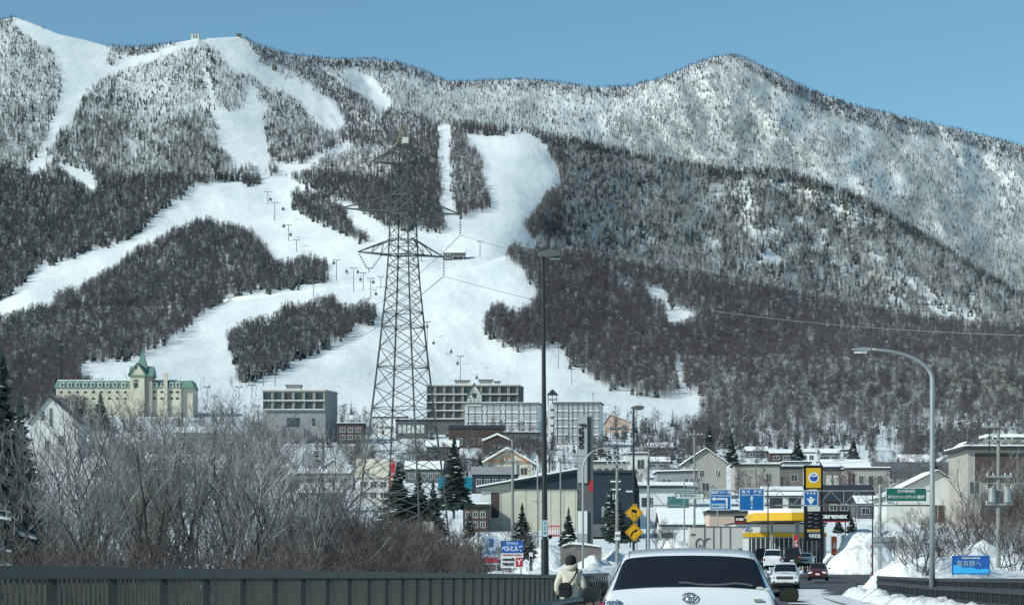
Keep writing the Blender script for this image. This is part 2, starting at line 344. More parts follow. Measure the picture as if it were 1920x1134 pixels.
# -- tree meshes (1 unit = 1 m, about 13 m tall)
def far_bare(seed, frosted):
    r = random.Random(seed); mb = MB(); Ht = 13.0; lean = r.uniform(-.5, .5)
    top = Vector((lean, r.uniform(-.4, .4), Ht)); tw = 0.30
    mb.bar((0, 0, -1), top * 0.55, tw, 3, tw * .7, cap=False); mb.bar(top * 0.55, top, tw * .7, 3, 0.05, cap=False)
    n = 34
    for i in range(n):
        t = r.uniform(0.28, 0.97); p = top * t; a = r.uniform(0, 2 * math.pi)
        ln = (0.35 + math.sin(math.pi * min(1, max(0, (t - .12) / .88))) ** .8) * r.uniform(2.0, 3.6); q = p + Vector((math.cos(a) * ln * .88, math.sin(a) * ln * .88, ln * r.uniform(.35, .85)))
        for (s0, s1, w) in ((p, q, 0.11),):
            dd = (s1 - s0); sid = dd.cross(Vector((r.uniform(-1, 1), r.uniform(-1, 1), 0.2))).normalized() * w
            mb.add([s0 - sid * .6, s0 + sid * .6, s1], [(0, 1, 2)])
        for j in range(5):
            s0 = p.lerp(q, r.uniform(.3, .95)); a2 = r.uniform(0, 2 * math.pi); l2 = r.uniform(.7, 1.7)
            s1 = s0 + Vector((math.cos(a2) * l2 * .6, math.sin(a2) * l2 * .6, l2 * r.uniform(.5, 1)))
            sid = (s1 - s0).cross(Vector((r.uniform(-1, 1), r.uniform(-1, 1), .2))).normalized() * 0.07
            mb.add([s0 - sid, s0 + sid, s1], [(0, 1, 2)])
    return mb
def conifer_mb(seed, Ht=13.0, R=2.5, tiers=10, arms=11, snow=0.38):
    """trunk is left out; needles in spreading, drooping sprays; slot 0 needles, slot 1 snow"""
    r = random.Random(seed); mb = MB(); mb.bar((0, 0, -.6), (0, 0, Ht), .26, 3, .05, cap=False)
    for k in range(tiers):
        t = k / (tiers - 1); z = Ht * (0.10 + 0.86 * t); rad = R * (1.02 - t) ** 0.85 * r.uniform(.85, 1.12)
        for i in range(arms):
            a = 2 * math.pi * (i + r.uniform(-.4, .4)) / arms; rr = rad * r.uniform(.62, 1.12); w = max(.16, rr * 0.36)
            c, s = math.cos(a), math.sin(a); zi = z + r.uniform(-.25, .25)
            p0 = Vector((0, 0, zi + rr * .30)); p1 = Vector((c * rr * .55 - s * w, s * rr * .55 + c * w, zi + rr * .02)); p2 = Vector((c * rr * .55 + s * w, s * rr * .55 - c * w, zi + rr * .02))
            tip = Vector((c * rr, s * rr, zi - rr * .18 + .1)); low = Vector((c * rr * .45, s * rr * .45, zi - rr * .42))
            sn = r.random() < snow
            mb.add([p0, p1, tip, p2, low], [(0, 1, 2), (0, 2, 3)], 1 if sn else 0)
            mb.add([p1, low, tip], [(0, 1, 2)], 0); mb.add([tip, low, p2], [(0, 1, 2)], 0); mb.add([p0, low, p1], [(0, 1, 2)], 0)
    mb.add([(-.3, 0, Ht * .9), (.3, 0, Ht * .9), (0, .3, Ht * .9), (0, 0, Ht * 1.05)], [(0, 1, 3), (1, 2, 3), (2, 0, 3)], 0)
    return mb
SRC = [[], [], []]
for s in range(5):
    SRC[0].append(far_bare(s, False).build('bare_tree', [M['bark']], fixn=False))
    SRC[1].append(far_bare(40 + s, True).build('frosted_tree', [M['frost']], fixn=False))
    SRC[2].append(conifer_mb(s, snow=(.36, .50, .60, .42, .70)[s]).build('snowy_conifer', [M['needle'], M['tsnow']], fixn=False))
def scatter(name, pts, H, scl, srcs, label):
    """one object of kind stuff whose points carry copies of the tree meshes"""
    me = bpy.data.meshes.new(name); me.vertices.add(len(pts)); me.vertices.foreach_set('co', pts.astype(np.float32).ravel())
    for an, ty, arr in (('rot', 'FLOAT', RNG.uniform(0, 6.28, len(pts))), ('scl', 'FLOAT', scl), ('idx', 'INT', RNG.integers(0, len(srcs), len(pts)))):
        a = me.attributes.new(an, ty, 'POINT'); a.data.foreach_set('value', arr.astype(np.int32 if ty == 'INT' else np.float32))
    o = bpy.data.objects.new(name, me); COL.objects.link(o); tag(o, label, None, kind='stuff')
    ng = bpy.data.node_groups.new(name, 'GeometryNodeTree')
    ng.interface.new_socket('Geometry', in_out='INPUT', socket_type='NodeSocketGeometry'); ng.interface.new_socket('Geometry', in_out='OUTPUT', socket_type='NodeSocketGeometry')
    gi = ng.nodes.new('NodeGroupInput'); go = ng.nodes.new('NodeGroupOutput'); ip = ng.nodes.new('GeometryNodeInstanceOnPoints')
    mp = ng.nodes.new('GeometryNodeMeshToPoints'); ng.links.new(gi.outputs[0], mp.inputs[0]); ng.links.new(mp.outputs[0], ip.inputs['Points'])
    j = ng.nodes.new('GeometryNodeJoinGeometry')
    for s in reversed(srcs):
        oi = ng.nodes.new('GeometryNodeObjectInfo'); oi.inputs['Object'].default_value = s; oi.inputs['As Instance'].default_value = True; oi.transform_space = 'ORIGINAL'
        ng.links.new(oi.outputs['Geometry'], j.inputs[0])
    ng.links.new(j.outputs[0], ip.inputs['Instance']); ip.inputs['Pick Instance'].default_value = True
    def attr(n, t):
        a = ng.nodes.new('GeometryNodeInputNamedAttribute'); a.data_type = t; a.inputs['Name'].default_value = n; return a.outputs['Attribute']
    cx = ng.nodes.new('ShaderNodeCombineXYZ'); ng.links.new(attr('rot', 'FLOAT'), cx.inputs[2])
    ng.links.new(cx.outputs[0], ip.inputs['Rotation']); ng.links.new(attr('idx', 'INT'), ip.inputs['Instance Index'])
    ng.links.new(attr('scl', 'FLOAT'), ip.inputs['Scale']); ng.links.new(ip.outputs[0], go.inputs[0])
    md = o.modifiers.new('scatter', 'NODES'); md.node_group = ng
    return o
scl = H / 13.0 * np.where(kindt == 2, 1.1, 1.0)
# the conifers that show largest stand as single trees
cidx = np.where((kindt == 2) & (spx > 0) & (spx < 1920))[0]
order = cidx[np.argsort(-(scl[cidx] / P3[cidx, 1]))][:150]
single = np.zeros(len(spx), bool); single[order] = True
LC = 'dark conifer flecked with snow standing in the forest on the lower mountain slope'
for n_, i in enumerate(order):
    s = SRC[2][n_ % 5]; o = s if n_ < 5 else s.copy()
    if n_ >= 5: COL.objects.link(o)
    o.location = P3[i]; o.scale = (scl[i],) * 3; o.rotation_euler = (0, 0, random.uniform(0, 6))
    tag(o, LC, 'tree', 'snow flecked conifers on the lower slopes')
for kk, nm, lb, cat in ((0, 'bare_tree', 'slender bare brown tree standing at the edge of the lower forest', 'tree'), (1, 'frosted_tree', 'pale frosted bare tree standing on the bright upper slope', 'tree')):
    ii = np.where((kindt == kk) & (spx > 0) & (spx < 1920))[0]; ii = ii[np.argsort(-(scl[ii] / P3[ii, 1]))][:60]
    for n_, i in enumerate(ii):
        s = SRC[kk][n_ % 5]; o = s if n_ < 5 else s.copy()
        if n_ >= 5: COL.objects.link(o)
        single[i] = True
        o.location = P3[i]; o.scale = (scl[i],) * 3; tag(o, lb, cat, 'bare trees on the mountain' if kk == 0 else 'frosted trees on the mountain')
for kk, nm, lb in ((0, 'bare_forest', 'brown leafless forest covering the mountain slopes'), (1, 'frosted_forest', 'frosted pale leafless forest on the upper slopes'), (2, 'conifer_forest', 'dark snow flecked conifer forest on the slopes')):
    sel = (kindt == kk) & ~single
    scatter(nm, P3[sel], H[sel], scl[sel], SRC[kk], lb)
# ---------------------------------------------------------------- more materials
M['ploughed'] = mat('ploughed_snow', (0.50, 0.51, 0.51), 0.7, scale=0.9, col2=(0.86, 0.89, 0.87), thr=(0.30, 0.50), bump=1.0, bdist=0.5, detail=12)
M['asphalt'] = mat('asphalt', (0.050, 0.052, 0.056), 0.75, scale=0.35, col2=(0.105, 0.108, 0.112), bump=0.1, detail=8)
M['paint'] = mat('road_paint', (0.60, 0.62, 0.60), 0.7, var=0.15)
M['slush'] = mat('slushy_snow', (0.42, 0.44, 0.45), 0.7, scale=1.1, col2=(0.84, 0.86, 0.87), thr=(0.36, 0.56), bump=0.5, detail=8, bdist=0.12)
M['concrete'] = mat('concrete', (0.25, 0.25, 0.24), 0.85, var=0.18, scale=1.5)
M['lgrey'] = mat('light_grey_panel', (0.36, 0.38, 0.39), 0.6, var=0.08, scale=0.4)
M['pole'] = mat('utility_pole_concrete', (0.22, 0.225, 0.21), 0.8, var=0.15)
M['galv'] = mat('galvanized_steel', (0.33, 0.36, 0.36), 0.5, metal=0.5, var=0.15, scale=1.2)
M['lattice'] = mat('weathered_lattice_steel', (0.075, 0.088, 0.088), 0.6, metal=0.3, var=0.25, scale=0.4)
M['dark'] = mat('dark_painted_steel', (0.020, 0.024, 0.026), 0.45, var=0.2)
M['railg'] = mat('dark_green_rail_paint', (0.010, 0.014, 0.014), 0.5, col2=(0.024, 0.031, 0.030), scale=2.5, detail=6)
M['bal'] = mat('grey_green_baluster_paint', (0.022, 0.028, 0.025), 0.55, col2=(0.060, 0.070, 0.062), scale=1.2, detail=6)
M['cable'] = mat('cable', (0.03, 0.033, 0.036), 0.6)
M['glassd'] = mat('dark_glass', (0.012, 0.015, 0.02), 0.08, var=0.05, spec=0.6)
M['wglass'] = mat('window_glass', (0.035, 0.045, 0.055), 0.12, var=0.3, spec=0.6, scale=0.4)
M['white'] = mat('white_paint', (0.72, 0.74, 0.73), 0.5, var=0.05)
M['offw'] = mat('off_white_wall', (0.56, 0.57, 0.54), 0.8, var=0.08, scale=0.5)
M['cream'] = mat('cream_wall', (0.56, 0.53, 0.43), 0.85, var=0.07, scale=0.5)
M['palecream'] = mat('pale_cream_cladding', (0.52, 0.51, 0.42), 0.8, var=0.08, scale=0.5)
M['beige'] = mat('beige_wall', (0.34, 0.32, 0.29), 0.85, var=0.10, scale=0.6)
M['grey'] = mat('grey_wall', (0.26, 0.27, 0.28), 0.85, var=0.12, scale=0.6)
M['dgrey'] = mat('dark_grey_wall', (0.11, 0.115, 0.12), 0.85, var=0.12, scale=0.6)
M['brown'] = mat('brown_timber_wall', (0.075, 0.055, 0.05), 0.85, var=0.2, scale=0.8)
M['brick'] = mat('brick_red_brown_wall', (0.075, 0.055, 0.052), 0.85, var=0.2, scale=1.5)
M['stone'] = mat('stone_wall', (0.17, 0.16, 0.15), 0.9, var=0.25, scale=1.2, bump=0.4)
M['navy'] = mat('navy_metal_cladding', (0.022, 0.035, 0.05), 0.5, var=0.12)
M['teal'] = mat('teal_metal_roof', (0.015, 0.16, 0.22), 0.5, var=0.08)
M['gteal'] = mat('green_teal_panel', (0.05, 0.16, 0.16), 0.6, var=0.08)
M['copper'] = mat('verdigris_roof', (0.13, 0.24, 0.20), 0.6, var=0.15, scale=0.4)
M['droof'] = mat('dark_roof', (0.035, 0.04, 0.048), 0.6, var=0.2)
M['broof'] = mat('brown_roof', (0.12, 0.085, 0.08), 0.7, var=0.15)
M['salmon'] = mat('salmon_wall', (0.55, 0.42, 0.34), 0.85, var=0.06)
M['red'] = mat('red_paint', (0.42, 0.035, 0.05), 0.5, var=0.12)
M['orange'] = mat('orange_banner', (0.55, 0.13, 0.05), 0.7, var=0.1)
M['yellow'] = mat('yellow_panel', (0.66, 0.40, 0.02), 0.45, var=0.03)
M['amber'] = mat('amber_sign_face', (0.66, 0.34, 0.015), 0.5, var=0.06, scale=6)
M['black'] = mat('black_panel', (0.010, 0.010, 0.014), 0.4, var=0.1)
M['blue'] = mat('road_sign_blue', (0.012, 0.13, 0.38), 0.45, var=0.05)
M['ltblue'] = mat('light_blue_panel', (0.05, 0.42, 0.78), 0.5, var=0.06)
M['dkblue'] = mat('deep_blue_panel', (0.02, 0.10, 0.36), 0.5, var=0.06)
M['skyp'] = mat('pale_blue_panel', (0.36, 0.50, 0.60), 0.5, var=0.06)
M['green'] = mat('green_sign_face', (0.02, 0.13, 0.10), 0.5, var=0.05)
M['lime'] = mat('lime_sign', (0.45, 0.62, 0.06), 0.6, var=0.05)
M['carw'] = mat('white_car_paint', (0.66, 0.70, 0.72), 0.22, var=0.02, spec=0.5, coat=0.6)
M['cars'] = mat('silver_car_paint', (0.42, 0.45, 0.47), 0.25, metal=0.4, var=0.03, coat=0.5)
M['carb'] = mat('black_car_paint', (0.015, 0.015, 0.018), 0.25, var=0.05, coat=0.5)
M['carr'] = mat('dark_red_car_paint', (0.10, 0.014, 0.018), 0.25, var=0.05, coat=0.5)
M['rub'] = mat('rubber', (0.014, 0.014, 0.014), 0.85)
M['chrome'] = mat('chrome', (0.50, 0.52, 0.54), 0.18, metal=1.0, var=0.03)
M['lamp'] = mat('headlight_lens', (0.75, 0.78, 0.80), 0.15, spec=0.8, var=0.05)
M['taill'] = mat('tail_light_lens', (0.30, 0.01, 0.015), 0.2, spec=0.6)
M['coat'] = mat('cream_coat_cloth', (0.52, 0.49, 0.41), 0.9, var=0.10, scale=5, bump=0.4, bdist=0.03)
M['cloth'] = mat('black_cloth', (0.015, 0.015, 0.018), 0.9, var=0.2)
M['skin'] = mat('skin', (0.50, 0.33, 0.25), 0.6, var=0.05)
M['log'] = mat('container_panel', (0.52, 0.50, 0.47), 0.6, var=0.07)
M['twig'] = mat('brown_twigs', (0.055, 0.045, 0.045), 0.9, scale=0.7, col2=(0.15, 0.13, 0.125), rnd=0.25)
M['ftwig'] = mat('frosted_twigs', (0.070, 0.066, 0.066), 0.85, scale=0.8, col2=(0.33, 0.34, 0.33), rnd=0.35, detail=7)
M['nbark'] = mat('grey_brown_bark', (0.035, 0.031, 0.031), 0.9, scale=2, col2=(0.10, 0.09, 0.088), bump=0.5)
M['insul'] = mat('insulator_glass', (0.07, 0.08, 0.08), 0.3)
M['mast'] = mat('lift_mast_steel', (0.16, 0.19, 0.20), 0.6, metal=0.2, var=0.1)

# ---------------------------------------------------------------- near ground, road, bridge
TH = 0.095
def rc(Y): return TH * Y + 0.0005 * max(Y - 90, 0) ** 2
def rz_(Y): return float(np.interp(Y, [-30, 18, 80, 130, 157, 190, 225, 262, 290], [.1, .1, -.2, -.25, -.15, .15, .42, .62, 1.95]))
def rp(off, Y, z=0.0): return Vector((rc(Y) + off, Y, rz_(Y) + z))
gx = np.concatenate([np.arange(-150, -30, 5.0), np.arange(-30, 60, 1.0), np.arange(60, 200, 5.0)]); gy = np.concatenate([np.arange(-30, 100, 2.5), np.arange(100, 268, 1.5)])
GX, GY = np.meshgrid(gx, gy)
rcv = np.vectorize(rc); rzv = np.vectorize(rz_)
OFF = GX - rcv(GY); RZ = rzv(GY)
def sst(a, b, x): t = np.clip((x - a) / (b - a), 0, 1); return t * t * (3 - 2 * t)
def near_z(X, Y):
    off = X - rcv(Y); r = rzv(Y); bridge = 1 - sst(100, 118, Y)
    side_l = -5.0 + 5.2 * sst(150, 262, Y) + 0.5 * fbm(X / 9, Y / 9)
    side_r = -3.0 + 4.2 * sst(60, 150, Y) + 1.6 * sst(14, 34, off) + 1.3 * fbm(X / 7 + 5, Y / 9)
    zl = r - 0.08 + (side_l - r) * sst(7.0 + 6 * (1 - bridge), 14 + 10 * (1 - bridge), -off)
    zr = r - 0.08 + (side_r - r) * sst(8.2, 13, off)
    z = np.where(off < 0, zl, zr)
    # open sunken river under the bridge
    z = np.where(bridge > 0, np.minimum(z, r - 0.9 * bridge * 1.0 - 0.08), z)
    # ploughed snow banks on both sides past the bridge
    lb = sst(112, 122, Y) * (1 - sst(236, 250, Y)) * np.exp(-((off + 8.6) / 2.2) ** 2) * (1.15 + 1.1 * fbm(X / 2.5, Y / 4.5, 3))
    lb2 = sst(118, 130, Y) * (1 - sst(250, 262, Y)) * np.exp(-((off + 15) / 4.2) ** 2) * (1.6 + 1.2 * fbm(X / 4, Y / 6, 3))
    rb = sst(104, 112, Y) * (1 - sst(158, 168, Y)) * np.exp(-((off - 11.5) / 2.4) ** 2) * (1.25 + 1.0 * fbm(X / 2.5, Y / 4.5, 3))
    # crossing street to the right stays level
    cross = sst(172, 178, Y) * (1 - sst(236, 244, Y)) * (off > 0)
    z = z + lb + lb2 + rb
    z = np.where(cross > 0, z * (1 - cross) + (r - 0.08) * cross * 1.0 + 0 * z, z)
    z = z + sst(248, 262, Y) * (0.55 - z) * (np.abs(off) > 4)
    return z
GZ = near_z(GX, GY)
Vn = np.stack([GX, GY, GZ], -1); a, b = GX.shape; idn = np.arange(a * b).reshape(a, b)
Fn = np.stack([idn[:-1, :-1], idn[:-1, 1:], idn[1:, 1:], idn[1:, :-1]], -1).reshape(-1, 4)
g = npmesh('snowy_ground', Vn.reshape(-1, 3), Fn, [M['snow']], smooth=True); tag(g, 'snow covered ground and ploughed banks beside the bridge and road', kind='structure')
def nz(X, Y): return float(near_z(np.array([float(X)]), np.array([float(Y)]))[0])
def strip(name, offs, Ys, z, m, kind='structure', label=None, jag=0.0, thick=0.0):
    v = []; f = []
    for i, Y in enumerate(Ys):
        o0, o1 = offs(Y) if callable(offs) else offs
        if jag: o0 += jag * (vnoise(Y * .9, 3.3) - .5) + jag * .5 * (vnoise(Y * 3.1, 7.3) - .5); o1 += jag * (vnoise(Y * 1.1, 9.3) - .5)
        v += [rp(float(o0), Y, z), rp(float(o1), Y, z)]
        if i: k = 2 * i; f.append((k - 2, k - 1, k + 1, k))
    o = rawmesh(name, v, f, m); tag(o, label, kind=kind); return o
YS = [y for y in np.arange(-20, 291, 3.0)]
strip('road', lambda Y: (-1.9 - 1.5 * float(sst(105, 140, np.array(Y))), 4.9 + 2.5 * float(sst(105, 150, np.array(Y)))), YS, 0.0, M['asphalt'], label='wet dark asphalt road crossing the bridge')
cs = MB()
for y0, y1 in zip(np.arange(176, 240, 4), np.arange(180, 244, 4)):
    cs.add([rp(6.5, y0, -.012), (110, y0, rz_(y0) - .012), (110, y1, rz_(y1) - .012), rp(6.5, y1, -.012)], [(0, 1, 2, 3)])
tag(cs.build('side_road', M['asphalt']), 'asphalt of the crossing street on the right', kind='structure')
strip('sidewalk', (-6.3, -1.9), [y for y in np.arange(-20, 118, 3.0)], 0.13, M['slush'], label='snow covered pavement on the left of the bridge')
strip('pavement', (4.9, 7.9), [y for y in np.arange(-20, 116, 2.0)], 0.15, M['slush'], label='snow covered pavement on the right of the bridge')
strip('kerb', (-1.95, -1.8), [y for y in np.arange(-20, 118, 3.0)], 0.14, M['concrete'])
strip('snowy_road_edge', (3.4, 5.6), [y for y in np.arange(60, 150, 0.7)], 0.06, M['slush'], jag=1.6, label='ridge of dirty snow along the right edge of the road')
strip('road_markings', (1.45, 1.6), [y for y in np.arange(-20, 130, 3.0)], 0.006, M['paint'])
dk = MB()
for y0, y1 in ((-20, 40), (40, 80), (80, 114)):
    for (o0, o1) in ((-6.5, 8.1),):
        vs_ = [rp(o0, y0, -.05), rp(o1, y0, -.05), rp(o1, y1, -.05), rp(o0, y1, -.05), rp(o0, y0, -.75), rp(o1, y0, -.75), rp(o1, y1, -.75), rp(o0, y1, -.75)]
        dk.add(vs_, [(0, 1, 2, 3), (7, 6, 5, 4), (0, 4, 5, 1), (1, 5, 6, 2), (2, 6, 7, 3), (3, 7, 4, 0)])
tag(dk.build('bridge_deck', M['concrete']), 'concrete deck carrying the road', kind='structure')

# left railing: thick top rail, posts, panels of closely set bars
def rail_left():
    root = empty('bridge_railing', rp(-6.1, 14), 'dark green metal bridge railing of close upright bars on the left of the road', 'railing')
    Y0, pitch, nb = 14.0, 2.0, 50; L0 = rp(-6.1, Y0)
    loc = lambda Y, z: rp(-6.1, Y, z) - L0
    mb = MB()
    for i in range(nb):
        a, b = loc(Y0 + i * pitch, 0), loc(Y0 + (i + 1) * pitch, 0)
        d = (b - a).normalized(); s = Vector((d.y, -d.x, 0)) * 0.055
        v = [p + o_ + Vector((0, 0, z)) for z in (1.20, 1.315) for p in (a, b) for o_ in (-s, s)]
        mb.add(v, [(0, 1, 3, 2), (4, 6, 7, 5), (0, 4, 5, 1), (2, 3, 7, 6), (0, 2, 6, 4), (1, 5, 7, 3)])
    mb.build('top_rail', M['railg'], root)
    pm = MB().box(-.045, .045, -.03, .03, 0, 1.199); p0 = pm.build('post', M['railg'], root); p0.location = loc(Y0, 0)
    pn = MB(); ang = math.atan(TH)
    for k in range(11):
        y = 0.20 + k * 0.158; pn.box(-.012, .012, y - .013, y + .013, 0.12, 1.198, rz=-ang)
    for z in (0.10,): pn.box(-.02, .02, 0.04, 1.94, z, z + .04, 0, rz=-ang)
    n0 = pn.build('bar_panel', M['bal'], root); n0.location = loc(Y0, 0)
    for i in range(1, nb):
        for s in (p0, n0):
            c = s.copy(); COL.objects.link(c); c.parent = root; c.location = loc(Y0 + i * pitch, 0)
rail_left()
def guard_left():
    L0 = rp(-1.75, 8.0); root = empty('guard_rail', L0, 'black pipe guard rail with slim uprights between the pavement and the road', 'railing')
    Ys = list(np.arange(8, 64, 2.0)); loc = lambda Y, z: rp(-1.75, Y, z) - L0
    for z, w in ((0.93, .085), (0.30, .05)):
        mb = MB()
        mb.path([loc(Y, z) for Y in Ys], w, 8); mb.build('pipe', M['dark'], root, smooth=True)
    mb = MB()
    for Y in np.arange(8.2, 62, 0.16): mb.bar(loc(Y, .30), loc(Y, .92), .022, 4)
    u = mb.build('uprights', mat('rusty_pink_bar', (0.16, 0.11, 0.11), .6), root)
    u['kind'] = 'stuff'
    p0 = None
    for Y in Ys:
        if p0 is None: p0 = MB().bar((0, 0, 0), (0, 0, .93), .07, 8).build('post', M['dark'], root); p0.location = loc(Y, 0)
        else: c = p0.copy(); COL.objects.link(c); c.parent = root; c.location = loc(Y, 0)
guard_left()
def rail_right():
    L0 = rp(7.75, 30); root = empty('bridge_railing', L0, 'dark railing with three thick pipes behind heaped snow right of the road', 'railing')
    Ys = list(np.arange(30, 111, 2.0)); loc = lambda Y, z: rp(7.75, Y, z) - L0
    for z, w in ((1.12, .13), (0.84, .20), (0.45, .13)):
        mb = MB(); mb.path([loc(Y, z) for Y in Ys], w, 8); mb.build('pipe', M['dark'], root, smooth=True)
    p0 = None; b0 = None
    for i, Y in enumerate(np.arange(30, 109, 2.0)):
        if p0 is None:
            p0 = MB().box(-.06, .06, -.08, .08, 0, 1.1).build('post', M['dark'], root)
            bb = MB()
            for k in range(5): bb.box(-.025, .025, .3 + k * .36, .37 + k * .36, .12, 1.06, rz=-math.atan(TH))
            b0 = bb.build('bar_panel', M['dark'], root)
        for s in (p0, b0):
            if i == 0: continue
            c = s.copy(); COL.objects.link(c); c.parent = root; c.location = loc(Y, 0)
rail_right()
# heaped snow in front of the right railing
v = []; f = []; nx = 9
for i, Y in enumerate(np.arange(45, 116, 0.5)):
    for k in range(nx):
        t = k / (nx - 1); h = math.sin(math.pi * t) ** .8 * (0.14 + 0.50 * float(vnoise(Y * .55, 4.0)) * float(vnoise(Y * 1.9, k * .6)) + .12 * float(vnoise(Y * 4, k)))
        v.append(rp(6.1 + 1.55 * t, Y, 0.13 + h * float(sst(112, 104, np.array(Y)) if False else 1.0)))
    if i:
        for k in range(nx - 1): q = i * nx + k; f.append((q - nx, q - nx + 1, q + 1, q))
tag(rawmesh('snow_heap', v, f, M['ploughed'], smooth=True), 'lumpy snow heaped along the right bridge railing', kind='structure')

# big ploughed heap right of the filling station
def mound(name, px, pyt, Y, w, dpt, label, pyb=None, seed=0):
    c = at(px, 1062, Y); zt = at(px, pyt, Y).z; zb = (at(px, pyb, Y).z if pyb else nz(c.x, min(Y, 260)) if Y < 262 else tp(px, 1055).z) - .6
    v = []; f = []; n1, n2 = 34, 20
    for j in range(n2 + 1):
        for i in range(n1 + 1):
            u, w_ = i / n1 * 2 - 1, j / n2 * 2 - 1; r = min(1, math.hypot(u, w_)); h = (1 - r ** 1.8) * (1 + .5 * float(fbm(u * 2.2 + seed, w_ * 2.2, 3)) + .10 * float(fbm(u * 9 + seed, w_ * 9, 3))) if r < 1 else 0
            v.append((c.x + u * w / 2, Y + w_ * dpt / 2, zb + (zt - zb) * h))
    for j in range(n2):
        for i in range(n1): q = j * (n1 + 1) + i; f.append((q, q + 1, q + n1 + 2, q + n1 + 1))
    return tag(rawmesh(name, v, f, M['ploughed'], smooth=True), label, kind='structure')
mound('snow_bank', 1612, 1002, 250, 11, 12, 'tall ploughed snow heap beside the filling station', 1066, 3)
mound('snow_bank', 1690, 1008, 252, 16, 12, 'snow bank at the corner of the crossing street', 1066, 8)
mound('snow_bank', 1650, 988, 258, 14, 10, 'highest snow heap right of the filling station', 1066, 21)
mound('snow_bank', 1150, 1032, 215, 9, 16, 'snow bank left of the road past the bridge', 1085, 5)
mound('snow_bank', 1010, 1034, 205, 13, 16, 'snow bank behind the hotel board', 1085, 7)
mound('snow_bank', 930, 1000, 300, 16, 14, 'snow heap in front of the pale hall', 1040, 9)
mound('snow_bank', 1110, 1046, 150, 5, 22, 'long snow bank behind the end of the railing', 1085, 11)
mound('snow_bank', 1260, 1022, 262, 13, 14, 'snow heap beside the container', 1070, 12)
mound('snow_bank', 1700, 1052, 120, 5, 8, 'low snow bank at the foot of the right street lamp', 1085, 14)
mound('snow_bank', 1850, 1015, 170, 15, 14, 'snow slope behind the blue billboard', 1085, 15)
mound('snow_bank', 1770, 1030, 200, 12, 14, 'snow slope behind the bare trees on the right', 1085, 16)

